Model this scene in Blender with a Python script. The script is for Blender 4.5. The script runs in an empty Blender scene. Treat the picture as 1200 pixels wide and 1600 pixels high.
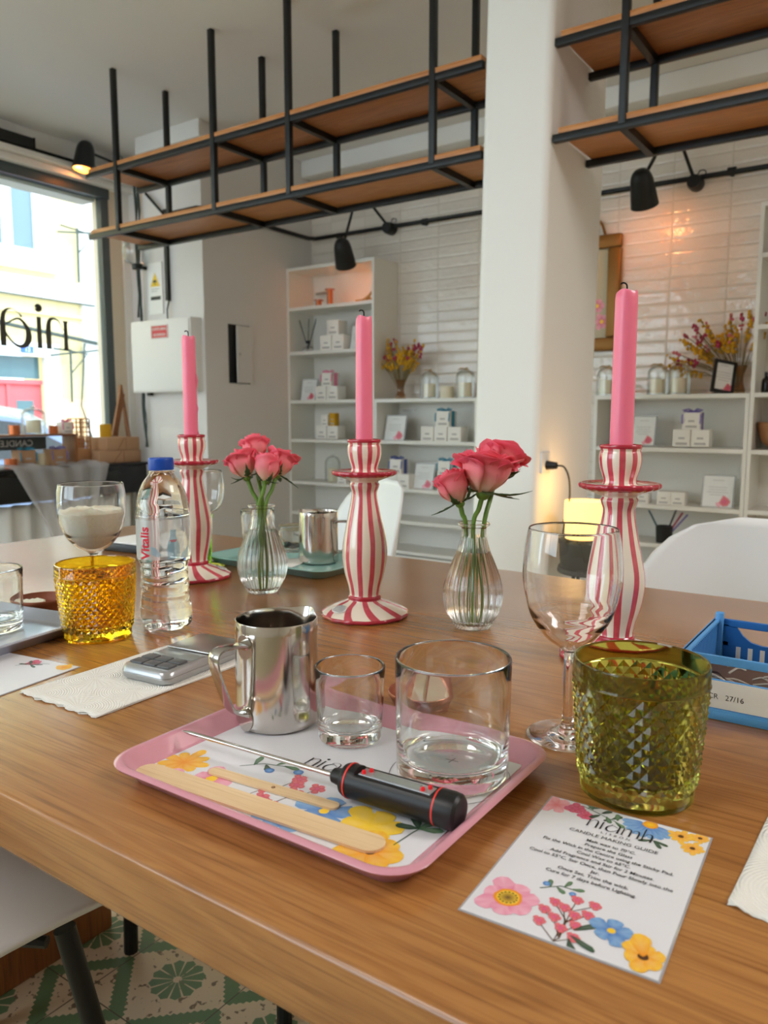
import bpy, bmesh, math, random
from math import pi, sin, cos, tan, radians, atan2, sqrt
from mathutils import Vector, Matrix, Euler
random.seed(7)
S = bpy.context.scene
COL = S.collection

# ------------------------------------------------------------------ camera
EYE, TZ = 1.01, 0.74
cam_d = bpy.data.cameras.new('camera'); cam = bpy.data.objects.new('camera', cam_d); COL.objects.link(cam)
cam_d.sensor_fit = 'VERTICAL'; cam_d.sensor_height = 36.0; cam_d.lens = 1214.75/1600*36.0
cam_d.clip_start = 0.02; cam_d.clip_end = 200
cam.location = (0, 0, EYE)
cam.rotation_euler = (radians(90-7.0637), 0, radians(34.584))
cam_d.dof.use_dof = True; cam_d.dof.focus_distance = 0.74; cam_d.dof.aperture_fstop = 10.5
S.camera = cam

# ------------------------------------------------------------------ light
EXPOSURE = 0.92
S.view_settings.view_transform = 'Standard'; S.view_settings.look = 'None'
S.view_settings.exposure = EXPOSURE; S.view_settings.gamma = 1.0; S.view_settings.use_curve_mapping = False
world = bpy.data.worlds.new('overcast_sky'); S.world = world; world.use_nodes = True
wn = world.node_tree.nodes; wl = world.node_tree.links
bg = wn['Background']; bg.inputs[0].default_value = (0.79, 0.88, 1.0, 1); bg.inputs[1].default_value = 3.4
sun_d = bpy.data.lights.new('sun', 'SUN'); sun_d.energy = 1.6; sun_d.color = (1.0, 0.97, 0.94); sun_d.angle = radians(1.5)
sun = bpy.data.objects.new('sun', sun_d); COL.objects.link(sun); sun.location = (6, 0, 9)
sun.rotation_euler = Vector((-0.62, 0.12, -0.80)).to_track_quat('-Z', 'Y').to_euler()

def area(name, loc, look, sx, sy, e, col=(1, 1, 1)):
    d = bpy.data.lights.new(name, 'AREA'); d.shape = 'RECTANGLE'; d.size = sx; d.size_y = sy; d.energy = e; d.color = col
    o = bpy.data.objects.new(name, d); COL.objects.link(o); o.location = loc
    o.rotation_euler = (Vector(look)-Vector(loc)).to_track_quat('-Z', 'Y').to_euler(); return o
# added fill lights under the ceiling, out of view, to brighten the room
area('ceiling_fill_light', (-1.2, -1.2, 2.74), (-1.2, -1.2, 0), 1.0, 1.0, 14, (1.0, 0.95, 0.92))
area('ceiling_fill_light', (1.6, 1.6, 2.74), (1.6, 1.6, 0), 1.0, 1.0, 30, (1.0, 0.95, 0.92))
c = S.cycles
c.max_bounces = 16; c.transmission_bounces = 16; c.glossy_bounces = 10; c.diffuse_bounces = 5; c.transparent_max_bounces = 16
c.sample_clamp_indirect = 8.0; c.blur_glossy = 0.4; c.use_denoising = True

# ------------------------------------------------------------------ materials
MATS = {}
def nt(name):
    m = bpy.data.materials.new(name); m.use_nodes = True; MATS[name] = m
    return m, m.node_tree.nodes, m.node_tree.links, m.node_tree.nodes['Principled BSDF']
def srgb(r, g, b):
    f = lambda v: ((v/255+0.055)/1.055)**2.4 if v > 10 else v/255/12.92
    return (f(r), f(g), f(b), 1)
def mat(name, col, rough=0.5, metal=0.0, trans=0.0, ior=1.45, emis=None, es=0, coat=0, sss=0, bump=0, bscale=200, alpha=1, spec=0.5, sheen=0):
    m, n, l, p = nt(name)
    p.inputs['Base Color'].default_value = col; p.inputs['Roughness'].default_value = rough
    p.inputs['Metallic'].default_value = metal; p.inputs['Transmission Weight'].default_value = trans
    p.inputs['IOR'].default_value = ior; p.inputs['Coat Weight'].default_value = coat; p.inputs['Coat Roughness'].default_value = 0.06
    p.inputs['Specular IOR Level'].default_value = spec; p.inputs['Alpha'].default_value = alpha
    if sss: p.inputs['Subsurface Weight'].default_value = sss; p.inputs['Subsurface Radius'].default_value = (0.02, 0.008, 0.006); p.inputs['Subsurface Scale'].default_value = 0.5
    if emis: p.inputs['Emission Color'].default_value = emis; p.inputs['Emission Strength'].default_value = es
    if bump:
        tc = n.new('ShaderNodeTexCoord'); no = n.new('ShaderNodeTexNoise'); no.inputs['Scale'].default_value = bscale; no.inputs['Detail'].default_value = 4
        b = n.new('ShaderNodeBump'); b.inputs['Strength'].default_value = bump; b.inputs['Distance'].default_value = 0.002
        l.new(tc.outputs['Object'], no.inputs['Vector']); l.new(no.outputs['Fac'], b.inputs['Height']); l.new(b.outputs['Normal'], p.inputs['Normal'])
    return m
def mth(n, l, op, a, b=None, c_=None, clamp=False):
    m = n.new('ShaderNodeMath'); m.operation = op; m.use_clamp = clamp
    for i, v in enumerate((a, b, c_)):
        if v is None: continue
        if isinstance(v, (int, float)): m.inputs[i].default_value = v
        else: l.new(v, m.inputs[i])
    return m.outputs[0]
def mixc(n, l, fac, a, b):
    m = n.new('ShaderNodeMix'); m.data_type = 'RGBA'
    if isinstance(fac, (int, float)): m.inputs[0].default_value = fac
    else: l.new(fac, m.inputs[0])
    for i, v in ((6, a), (7, b)):
        if isinstance(v, tuple): m.inputs[i].default_value = v
        else: l.new(v, m.inputs[i])
    return m.outputs[2]
def wood(name, c1, c2, c3, scale=1.0, rough=0.35, axis=0, fine=1.0, coat=0.0):
    m, n, l, p = nt(name)
    tc = n.new('ShaderNodeTexCoord'); mp = n.new('ShaderNodeMapping')
    sc = [9*scale]*3; sc[axis] = 0.9*scale
    mp.inputs['Scale'].default_value = sc; l.new(tc.outputs['Object'], mp.inputs['Vector'])
    no = n.new('ShaderNodeTexNoise'); no.inputs['Scale'].default_value = 1.6; no.inputs['Detail'].default_value = 5; no.inputs['Distortion'].default_value = 0.6
    l.new(mp.outputs[0], no.inputs['Vector'])
    w = mth(n, l, 'SINE', mth(n, l, 'MULTIPLY', no.outputs['Fac'], 70.0))
    mp2 = n.new('ShaderNodeMapping'); sc2 = [420*scale*fine]*3; sc2[axis] = 9*scale; mp2.inputs['Scale'].default_value = sc2
    l.new(tc.outputs['Object'], mp2.inputs['Vector'])
    n2 = n.new('ShaderNodeTexNoise'); n2.inputs['Scale'].default_value = 1.0; n2.inputs['Detail'].default_value = 3; l.new(mp2.outputs[0], n2.inputs['Vector'])
    mp3 = n.new('ShaderNodeMapping'); sc3 = [7*scale]*3; sc3[axis] = 1.2*scale; mp3.inputs['Scale'].default_value = sc3
    l.new(tc.outputs['Object'], mp3.inputs['Vector'])
    n3 = n.new('ShaderNodeTexNoise'); n3.inputs['Scale'].default_value = 1.0; n3.inputs['Detail'].default_value = 2; l.new(mp3.outputs[0], n3.inputs['Vector'])
    f1 = mth(n, l, 'MULTIPLY_ADD', w, 0.22, 0.4)
    f2 = mth(n, l, 'ADD', f1, mth(n, l, 'MULTIPLY_ADD', n3.outputs['Fac'], 1.1, -0.5), clamp=True)
    col = mixc(n, l, f2, c1, c2)
    gr = n.new('ShaderNodeMapRange'); gr.inputs[1].default_value = 0.50; gr.inputs[2].default_value = 0.70; gr.inputs[3].default_value = 0; gr.inputs[4].default_value = 0.55
    l.new(n2.outputs['Fac'], gr.inputs[0])
    col = mixc(n, l, gr.outputs[0], col, c3); l.new(col, p.inputs['Base Color'])
    p.inputs['Roughness'].default_value = rough; p.inputs['Coat Weight'].default_value = coat
    p.inputs['Coat Roughness'].default_value = 0.22
    b = n.new('ShaderNodeBump'); b.inputs['Strength'].default_value = 0.18; b.inputs['Distance'].default_value = 0.0004; b.invert = True
    l.new(gr.outputs[0], b.inputs['Height']); l.new(b.outputs['Normal'], p.inputs['Normal'])
    return m
def attr_mat(name, rough=0.5, coat=0, sss=0, spec=0.5, trl=0):
    m, n, l, p = nt(name)
    a = n.new('ShaderNodeAttribute'); a.attribute_name = 'Col'; l.new(a.outputs['Color'], p.inputs['Base Color'])
    p.inputs['Roughness'].default_value = rough; p.inputs['Coat Weight'].default_value = coat; p.inputs['Specular IOR Level'].default_value = spec
    if sss: p.inputs['Subsurface Weight'].default_value = sss; p.inputs['Subsurface Radius'].default_value = (0.01, 0.004, 0.003); p.inputs['Subsurface Scale'].default_value = 0.4
    return m

M = MATS
mat('wall_paint', srgb(226, 222, 216), 0.75, bump=0.15, bscale=60)
mat('ceiling_paint', srgb(232, 228, 224), 0.85, bump=0.1, bscale=30)
mat('pillar_paint', srgb(240, 238, 235), 0.6, bump=0.35, bscale=14)
mat('side_wall_paint', srgb(222, 218, 216), 0.7, bump=0.12, bscale=40)
mat('shelf_white', srgb(230, 227, 220), 0.4)
mat('white_plastic', srgb(228, 229, 230), 0.35)
mat('black_metal', srgb(26, 27, 28), 0.42, 0.2)
mat('black_plastic', srgb(18, 18, 20), 0.4)
mat('black_gloss', srgb(14, 14, 16), 0.18)
mat('dark_frame', srgb(70, 78, 80), 0.4)
mat('stone_jamb', srgb(205, 190, 168), 0.7, bump=0.3, bscale=30)
mat('chrome', srgb(225, 225, 225), 0.12, 1.0)
mat('steel', srgb(205, 200, 194), 0.13, 1.0, bump=0.03, bscale=60)
mat('steel_brushed', srgb(190, 188, 184), 0.3, 1.0)
mat('silver_plastic', srgb(178, 180, 182), 0.28, 0.55)
mat('glass', (1, 1, 1, 1), 0.0, trans=1, ior=1.47)
mat('glass_green_edge', (0.975, 1.0, 0.988, 1), 0.0, trans=1, ior=1.5)
mat('water', (1, 1, 1, 1), 0.0, trans=1, ior=1.33)
mat('pet_plastic', (0.98, 0.99, 1, 1), 0.015, trans=1, ior=1.36)
mat('amber_glass', srgb(255, 210, 44), 0.03, trans=1, ior=1.48)
mat('olive_glass', srgb(186, 186, 88), 0.05, trans=1, ior=1.38)
mat('lime_glass', srgb(150, 215, 50), 0.0, trans=1, ior=1.48)
mat('pink_wax', srgb(246, 126, 156), 0.35, sss=0.35, coat=0.2)
mat('cream_wax', srgb(236, 226, 200), 0.5, sss=0.2)
mat('wax_chips', srgb(250, 244, 222), 0.6, sss=0.2, bump=0.8, bscale=260)
mat('wick', srgb(30, 28, 26), 0.9)
mat('pink_tray', srgb(216, 152, 168), 0.22, coat=0.4)
mat('teal_tray', srgb(140, 184, 178), 0.25, coat=0.3)
mat('grey_tray', srgb(172, 178, 192), 0.2, coat=0.4)
mat('paper', srgb(226, 226, 232), 0.32, spec=0.4)
mat('paper_matte', srgb(236, 236, 234), 0.7)
mat('laminate_edge', srgb(200, 202, 208), 0.1, alpha=0.55)
mat('ink', srgb(34, 34, 40), 0.5)
mat('ink_grey', srgb(176, 172, 170), 0.6)
attr_mat('print', 0.35, spec=0.4)
attr_mat('petal', 0.5, sss=0.15)
mat('stem_green', srgb(96, 132, 48), 0.5)
mat('leaf_green', srgb(50, 78, 38), 0.5)
mat('terracotta', srgb(140, 78, 52), 0.55)
mat('copper', srgb(190, 130, 108), 0.32, 0.7)
mat('copper_tin', srgb(196, 112, 70), 0.3, 0.8)
mat('birch', srgb(232, 202, 160), 0.6)
wood('birch_wood', srgb(236, 208, 168), srgb(226, 194, 150), srgb(206, 170, 126), 1.4, 0.6, 0, 1.0)
wood('oak_table', srgb(180, 124, 66), srgb(148, 94, 44), srgb(104, 62, 28), 1.0, 0.27, 0, 1.0, coat=0.5)
wood('oak_shelf', srgb(206, 142, 84), srgb(180, 112, 58), srgb(140, 84, 44), 0.8, 0.42, 0, 0.5)
wood('brown_wood', srgb(150, 92, 46), srgb(120, 70, 34), srgb(80, 44, 22), 1.0, 0.45, 2, 0.5)
mat('blue_cap', srgb(10, 70, 170), 0.35)
mat('blue_crate', srgb(88, 158, 222), 0.35)
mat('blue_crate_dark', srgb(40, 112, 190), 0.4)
mat('red_rubber', srgb(226, 60, 50), 0.4)
mat('red_button', srgb(250, 40, 50), 0.4)
mat('lcd', srgb(140, 146, 142), 0.15)
mat('sign_yellow', srgb(236, 196, 40), 0.5)
mat('sign_red', srgb(214, 70, 76), 0.5)
mat('ribbon_teal', srgb(50, 140, 170), 0.5); mat('ribbon_purple', srgb(128, 112, 180), 0.5)
mat('ribbon_pink', srgb(236, 130, 170), 0.5); mat('ribbon_blue', srgb(70, 90, 160), 0.5)
mat('box_white', srgb(236, 232, 226), 0.6)
mat('kraft', srgb(176, 136, 104), 0.8, bump=0.3, bscale=80)
mat('wicker', srgb(168, 118, 76), 0.7, bump=1.0, bscale=150)
mat('gilt', srgb(140, 98, 46), 0.4, 0.6, bump=1.0, bscale=140)
attr_mat('painting', 0.6)
mat('lamp_inside', srgb(255, 190, 90), 0.4, emis=(1.0, 0.50, 0.12, 1), es=0.8)
mat('bulb', srgb(255, 220, 160), 0.4, emis=(1.0, 0.62, 0.25, 1), es=14)
mat('lantern_wax', srgb(255, 214, 130), 0.5, emis=(1.0, 0.58, 0.18, 1), es=0.95)
mat('moss', srgb(70, 76, 64), 0.9)
mat('mustard_flower', srgb(206, 156, 30), 0.8); mat('magenta_flower', srgb(168, 50, 84), 0.8); mat('straw', srgb(172, 140, 88), 0.8)
mat('rose_flower', srgb(208, 110, 120), 0.8); mat('amber_vase', srgb(214, 170, 120), 0.02, trans=0.9)
mat('facade_cream', srgb(208, 192, 142), 0.85, bump=0.2, bscale=4)
mat('facade_white', srgb(220, 220, 214), 0.8)
mat('facade_peach', srgb(240, 200, 150), 0.85)
mat('facade_blue', srgb(170, 186, 190), 0.8)
mat('door_red', srgb(206, 88, 92), 0.6); mat('pane_dark', srgb(70, 100, 106), 0.1); mat('pane_blue', srgb(96, 116, 122), 0.6)
mat('asphalt', srgb(120, 120, 118), 0.9); mat('car_blue', srgb(90, 112, 150), 0.15, coat=1.0); mat('car_glass', srgb(30, 36, 40), 0.05); mat('tyre', srgb(20, 20, 20), 0.8)
mat('cable', srgb(60, 70, 66), 0.7); mat('plate_blue', srgb(40, 90, 170), 0.4)
mat('window_ink', srgb(70, 68, 60), 0.6)
mat('decal_white', srgb(235, 235, 235), 0.6)
mat('grey_wall_dirty', srgb(150, 150, 150), 0.8)
mat('stem_brown', srgb(120, 104, 60), 0.8)
mat('label_blue', srgb(226, 234, 238), 0.35, alpha=0.35); mat('label_red', srgb(206, 30, 60), 0.4); mat('label_teal', srgb(140, 186, 208), 0.35, alpha=0.6)
mat('rust', srgb(90, 66, 52), 0.6); mat('wire_grey', srgb(190, 180, 166), 0.5, 0.3)

# thin clear pane: mostly transparent with a faint reflection, same for every ray
def thin_glass(name, tint, g=0.07):
    m, n, l, p = nt(name); out = n['Material Output']
    tr = n.new('ShaderNodeBsdfTransparent'); tr.inputs[0].default_value = tint
    gl = n.new('ShaderNodeBsdfGlossy'); gl.inputs['Roughness'].default_value = 0.02
    fr = n.new('ShaderNodeLayerWeight'); fr.inputs[0].default_value = 0.25
    f = mth(n, l, 'MULTIPLY_ADD', fr.outputs['Fresnel'], 0.6, g-0.04, clamp=True)
    mx = n.new('ShaderNodeMixShader'); l.new(f, mx.inputs[0]); l.new(tr.outputs[0], mx.inputs[1]); l.new(gl.outputs[0], mx.inputs[2]); l.new(mx.outputs[0], out.inputs[0])
    return m
thin_glass('window_glass', (0.93, 0.97, 0.96, 1), 0.05)
thin_glass('cloche_glass', (0.96, 0.98, 0.97, 1), 0.10)
thin_glass('sleeve', (0.98, 0.98, 0.99, 1), 0.07)
def tulle():
    m, n, l, p = nt('tulle'); out = n['Material Output']
    tr = n.new('ShaderNodeBsdfTransparent'); tl = n.new('ShaderNodeBsdfTranslucent'); df = n.new('ShaderNodeBsdfDiffuse')
    for q in (tl, df): q.inputs[0].default_value = srgb(246, 242, 242)
    a = n.new('ShaderNodeMixShader'); a.inputs[0].default_value = 0.5; l.new(tl.outputs[0], a.inputs[1]); l.new(df.outputs[0], a.inputs[2])
    b = n.new('ShaderNodeMixShader'); b.inputs[0].default_value = 0.62; l.new(tr.outputs[0], b.inputs[1]); l.new(a.outputs[0], b.inputs[2]); l.new(b.outputs[0], out.inputs[0])
tulle()
def stripes():
    m, n, l, p = nt('striped_ceramic')
    tc = n.new('ShaderNodeTexCoord'); sp = n.new('ShaderNodeSeparateXYZ'); l.new(tc.outputs['Object'], sp.inputs[0])
    x, y, z = sp.outputs
    no = n.new('ShaderNodeTexNoise'); no.inputs['Scale'].default_value = 14; no.inputs['Detail'].default_value = 1; l.new(tc.outputs['Object'], no.inputs['Vector'])
    ang = mth(n, l, 'ARCTAN2', y, x)
    # stripes sway a little on the foot
    sw = mth(n, l, 'MULTIPLY', mth(n, l, 'LESS_THAN', z, 0.024), mth(n, l, 'MULTIPLY', z, 16.0))
    a2 = mth(n, l, 'ADD', mth(n, l, 'ADD', ang, sw), mth(n, l, 'MULTIPLY', no.outputs['Fac'], 0.22))
    s = mth(n, l, 'SINE', mth(n, l, 'MULTIPLY', a2, 10.0))
    rad = mth(n, l, 'SQRT', mth(n, l, 'ADD', mth(n, l, 'MULTIPLY', x, x), mth(n, l, 'MULTIPLY', y, y)))
    thr = mth(n, l, 'MULTIPLY_ADD', mth(n, l, 'MINIMUM', rad, 0.034), 30.0, -0.64)
    f = mth(n, l, 'MULTIPLY', mth(n, l, 'SUBTRACT', s, thr), 5.0, clamp=True)
    def band(a, b): return mth(n, l, 'MULTIPLY', mth(n, l, 'GREATER_THAN', z, a), mth(n, l, 'LESS_THAN', z, b))
    rr = mth(n, l, 'SQRT', mth(n, l, 'ADD', mth(n, l, 'MULTIPLY', x, x), mth(n, l, 'MULTIPLY', y, y)))
    plain = band(0.182, 0.1895)            # cream underside of the drip pan
    f = mth(n, l, 'MULTIPLY', f, mth(n, l, 'SUBTRACT', 1.0, plain))
    red = mth(n, l, 'MAXIMUM', band(-0.01, 0.0055), mth(n, l, 'MAXIMUM', band(0.0225, 0.0285), mth(n, l, 'MAXIMUM', band(0.2345, 0.30),
          mth(n, l, 'MULTIPLY', mth(n, l, 'GREATER_THAN', rr, 0.030), band(0.1895, 0.205)))))
    f = mth(n, l, 'MAXIMUM', f, red, clamp=True)
    n2 = n.new('ShaderNodeTexNoise'); n2.inputs['Scale'].default_value = 60; l.new(tc.outputs['Object'], n2.inputs['Vector'])
    redc = mixc(n, l, mth(n, l, 'MAXIMUM', red, mth(n, l, 'MULTIPLY_ADD', n2.outputs['Fac'], 1.4, -0.45, clamp=True)), srgb(212, 84, 100), srgb(176, 28, 56))
    col = mixc(n, l, f, srgb(240, 228, 212), redc); l.new(col, p.inputs['Base Color'])
    p.inputs['Roughness'].default_value = 0.22; p.inputs['Coat Weight'].default_value = 0.7; p.inputs['Coat Roughness'].default_value = 0.04
stripes()
def wall_tiles():
    m, n, l, p = nt('glazed_wall_tiles')
    tc = n.new('ShaderNodeTexCoord'); sp = n.new('ShaderNodeSeparateXYZ'); l.new(tc.outputs['Object'], sp.inputs[0])
    x, y, z = sp.outputs; TW, TH, G = 0.2935, 0.0675, 0.0022
    u = mth(n, l, 'DIVIDE', mth(n, l, 'ADD', x, 50*TW+0.02), TW); v = mth(n, l, 'DIVIDE', z, TH)
    fu = mth(n, l, 'FRACT', u); fv = mth(n, l, 'FRACT', v)
    du = mth(n, l, 'MULTIPLY', mth(n, l, 'MINIMUM', fu, mth(n, l, 'SUBTRACT', 1.0, fu)), TW)
    dv = mth(n, l, 'MULTIPLY', mth(n, l, 'MINIMUM', fv, mth(n, l, 'SUBTRACT', 1.0, fv)), TH)
    d = mth(n, l, 'MINIMUM', du, dv)
    mr = n.new('ShaderNodeMapRange'); mr.inputs[1].default_value = G*0.6; mr.inputs[2].default_value = G*1.6; l.new(d, mr.inputs[0])
    tile = mr.outputs[0]
    cb = n.new('ShaderNodeCombineXYZ'); l.new(mth(n, l, 'FLOOR', u), cb.inputs[0]); l.new(mth(n, l, 'FLOOR', v), cb.inputs[1])
    wnz = n.new('ShaderNodeTexWhiteNoise'); l.new(cb.outputs[0], wnz.inputs['Vector'])
    ca = mixc(n, l, wnz.outputs['Value'], srgb(222, 212, 202), srgb(230, 221, 211))
    col = mixc(n, l, tile, srgb(206, 196, 182), ca); l.new(col, p.inputs['Base Color'])
    no = n.new('ShaderNodeTexNoise'); no.inputs['Scale'].default_value = 26; no.inputs['Detail'].default_value = 2; l.new(tc.outputs['Object'], no.inputs['Vector'])
    ed = n.new('ShaderNodeMapRange'); ed.inputs[1].default_value = 0.0; ed.inputs[2].default_value = 0.010; l.new(d, ed.inputs[0])
    sep = n.new('ShaderNodeSeparateColor'); l.new(wnz.outputs['Color'], sep.inputs[0])
    tilt = mth(n, l, 'ADD', mth(n, l, 'MULTIPLY', mth(n, l, 'SUBTRACT', sep.outputs[0], 0.5), mth(n, l, 'MULTIPLY', fu, 0.8)), mth(n, l, 'MULTIPLY', mth(n, l, 'SUBTRACT', sep.outputs[1], 0.5), mth(n, l, 'MULTIPLY', fv, 0.5)))
    h = mth(n, l, 'ADD', mth(n, l, 'ADD', mth(n, l, 'MULTIPLY', no.outputs['Fac'], 1.6), mth(n, l, 'MULTIPLY', ed.outputs[0], 0.7)), tilt)
    b = n.new('ShaderNodeBump'); b.inputs['Strength'].default_value = 1.0; b.inputs['Distance'].default_value = 0.0024
    l.new(h, b.inputs['Height']); l.new(b.outputs['Normal'], p.inputs['Normal'])
    l.new(mth(n, l, 'MULTIPLY_ADD', tile, -0.52, 0.6), p.inputs['Roughness'])
wall_tiles()
def floor_tiles():
    m, n, l, p = nt('cement_floor_tiles')
    tc = n.new('ShaderNodeTexCoord'); sp = n.new('ShaderNodeSeparateXYZ'); l.new(tc.outputs['Object'], sp.inputs[0])
    x, y, z = sp.outputs; P = 0.229
    def cen(v, off): return mth(n, l, 'MULTIPLY', mth(n, l, 'SUBTRACT', mth(n, l, 'FRACT', mth(n, l, 'DIVIDE', mth(n, l, 'ADD', v, 60*P+off), P)), 0.5), P)
    def A(v): return mth(n, l, 'ABSOLUTE', v)
    ox, oy = 1.153+P/2, -0.735+P/2
    u0, v0 = cen(x, ox), cen(y, oy)
    man = mth(n, l, 'ADD', A(u0), A(v0))
    zig = mth(n, l, 'MULTIPLY', A(mth(n, l, 'SUBTRACT', mth(n, l, 'FRACT', mth(n, l, 'MULTIPLY', mth(n, l, 'SUBTRACT', A(u0), A(v0)), 62.0)), 0.5)), 0.012)
    ring = mth(n, l, 'MULTIPLY', mth(n, l, 'GREATER_THAN', mth(n, l, 'ADD', man, zig), 0.076), mth(n, l, 'LESS_THAN', mth(n, l, 'SUBTRACT', man, zig), 0.108))
    # rosettes between the serrated diamonds
    u1, v1 = cen(x, ox+P/2), cen(y, oy+P/2)
    r = mth(n, l, 'SQRT', mth(n, l, 'ADD', mth(n, l, 'MULTIPLY', u1, u1), mth(n, l, 'MULTIPLY', v1, v1)))
    th = mth(n, l, 'ARCTAN2', v1, u1)
    pet = mth(n, l, 'GREATER_THAN', A(mth(n, l, 'SINE', mth(n, l, 'MULTIPLY', th, 6.0))), 0.25)
    ros = mth(n, l, 'MULTIPLY', mth(n, l, 'MULTIPLY', pet, mth(n, l, 'GREATER_THAN', r, 0.008)), mth(n, l, 'LESS_THAN', mth(n, l, 'ADD', r, mth(n, l, 'MULTIPLY', A(mth(n, l, 'COSINE', mth(n, l, 'MULTIPLY', th, 6.0))), 0.005)), 0.051))
    g = mth(n, l, 'MAXIMUM', ring, ros)
    no = n.new('ShaderNodeTexNoise'); no.inputs['Scale'].default_value = 70; no.inputs['Detail'].default_value = 6; l.new(tc.outputs['Object'], no.inputs['Vector'])
    wear = n.new('ShaderNodeMapRange'); wear.inputs[1].default_value = 0.60; wear.inputs[2].default_value = 0.64; l.new(no.outputs['Fac'], wear.inputs[0])
    base = mixc(n, l, wear.outputs[0], srgb(214, 194, 164), srgb(120, 100, 78))
    col = mixc(n, l, g, base, srgb(100, 128, 92))
    fu = mth(n, l, 'MINIMUM', A(u0), A(v0)); gl = mth(n, l, 'LESS_THAN', fu, 0.0012)
    col = mixc(n, l, gl, col, srgb(90, 80, 66)); l.new(col, p.inputs['Base Color']); p.inputs['Roughness'].default_value = 0.5
floor_tiles()
def towel_mat():
    m, n, l, p = nt('paper_towel')
    tc = n.new('ShaderNodeTexCoord'); sp = n.new('ShaderNodeSeparateXYZ'); l.new(tc.outputs['Object'], sp.inputs[0])
    x, y, z = sp.outputs
    def cen(v, P): return mth(n, l, 'MULTIPLY', mth(n, l, 'SUBTRACT', mth(n, l, 'FRACT', mth(n, l, 'DIVIDE', mth(n, l, 'ADD', v, 40*P), P)), 0.5), P)
    u, v = cen(x, 0.062), cen(y, 0.062)
    r = mth(n, l, 'SQRT', mth(n, l, 'ADD', mth(n, l, 'MULTIPLY', u, u), mth(n, l, 'MULTIPLY', v, v)))
    rings = mth(n, l, 'SINE', mth(n, l, 'MULTIPLY', r, 2700.0))
    dots = mth(n, l, 'SINE', mth(n, l, 'MULTIPLY', mth(n, l, 'ARCTAN2', v, u), 40.0))
    h = mth(n, l, 'ADD', rings, mth(n, l, 'MULTIPLY', dots, 0.4))
    b = n.new('ShaderNodeBump'); b.inputs['Strength'].default_value = 0.45; b.inputs['Distance'].default_value = 0.0007
    l.new(h, b.inputs['Height']); l.new(b.outputs['Normal'], p.inputs['Normal'])
    p.inputs['Base Color'].default_value = srgb(240, 238, 232); p.inputs['Roughness'].default_value = 0.9
towel_mat()

# ------------------------------------------------------------------ mesh helpers
def BM(): return bmesh.new()
def obj(name, bm, m, parent=None, loc=(0, 0, 0), rot=(0, 0, 0), smooth=True, angle=35, label=None):
    me = bpy.data.meshes.new(name); bm.normal_update(); bm.to_mesh(me); bm.free()
    if m is not None: me.materials.append(MATS[m] if isinstance(m, str) else m)
    if smooth:
        me.polygons.foreach_set('use_smooth', [True]*len(me.polygons))
        try: me.set_sharp_from_angle(angle=radians(angle))
        except Exception: pass
    o = bpy.data.objects.new(name, me); COL.objects.link(o); o.location = loc; o.rotation_euler = rot
    if parent is not None: o.parent = parent
    if label: o['label'] = label
    return o
def tag(o, label, cat, group=None):
    o['label'] = label; o['category'] = cat
    if group: o['group'] = group
    return o
def thing(name, label, cat, loc=(0, 0, 0), rotz=0, group=None):
    o = bpy.data.objects.new(name, None); COL.objects.link(o); o.location = loc; o.rotation_euler = (0, 0, rotz)
    o.empty_display_size = 0.05
    return tag(o, label, cat, group)
def struct(name, bm, m, **k):
    o = obj(name, bm, m, **k); o['kind'] = 'structure'; return o
def dup(src, loc, rotz, label, group=None):
    r = src.copy(); COL.objects.link(r); r.location = loc; r.rotation_euler = (0, 0, rotz); r['label'] = label
    if group: r['group'] = group
    for ch in list(src.children):
        c_ = ch.copy(); COL.objects.link(c_); c_.parent = r
        for g in list(ch.children):
            d = g.copy(); COL.objects.link(d); d.parent = c_
    return r
def bx(bm, x0, x1, y0, y1, z0, z1, bev=0, mtx=None, seg=2):
    r = bmesh.ops.create_cube(bm, size=1.0); vs = r['verts']
    for v in vs:
        v.co = Vector(((x0+x1)/2+v.co.x*(x1-x0), (y0+y1)/2+v.co.y*(y1-y0), (z0+z1)/2+v.co.z*(z1-z0)))
    if bev:
        es = list({e for v in vs for e in v.link_edges})
        rr = bmesh.ops.bevel(bm, geom=es, offset=bev, segments=seg, profile=0.5, affect='EDGES'); vs = list({v for f in rr['faces'] for v in f.verts} | {v for v in vs if v.is_valid})
    if mtx is not None:
        for v in vs: v.co = mtx @ v.co
    return vs
def box(*a, **k):
    bm = BM(); bx(bm, *a, **k); return bm
def lathe(bm, prof, seg=48, rf=None, cap0=False, cap1=False, closed=False, off=(0, 0)):
    rings = []
    for i, (r, z) in enumerate(prof):
        ring = []
        for j in range(seg):
            t = 2*pi*j/seg
            rr, zz = (r, z) if rf is None else rf(r, z, t, i)
            ring.append(bm.verts.new((off[0]+rr*cos(t), off[1]+rr*sin(t), zz)))
        rings.append(ring)
    n = len(rings)
    for i in range(n if closed else n-1):
        a, b = rings[i], rings[(i+1) % n]
        for j in range(seg):
            k = (j+1) % seg; bm.faces.new((a[j], a[k], b[k], b[j]))
    if cap0: bm.faces.new(list(reversed(rings[0])))
    if cap1: bm.faces.new(rings[-1])
    return rings
def smooth_prof(pts, n=6):
    out = []
    for i in range(len(pts)-1):
        p0 = pts[max(i-1, 0)]; p1 = pts[i]; p2 = pts[i+1]; p3 = pts[min(i+2, len(pts)-1)]
        for k in range(n):
            t = k/n
            out.append(tuple(0.5*((2*p1[d])+(-p0[d]+p2[d])*t+(2*p0[d]-5*p1[d]+4*p2[d]-p3[d])*t*t+(-p0[d]+3*p1[d]-3*p2[d]+p3[d])*t**3) for d in range(len(p1))))
    out.append(tuple(pts[-1])); return out
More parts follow.
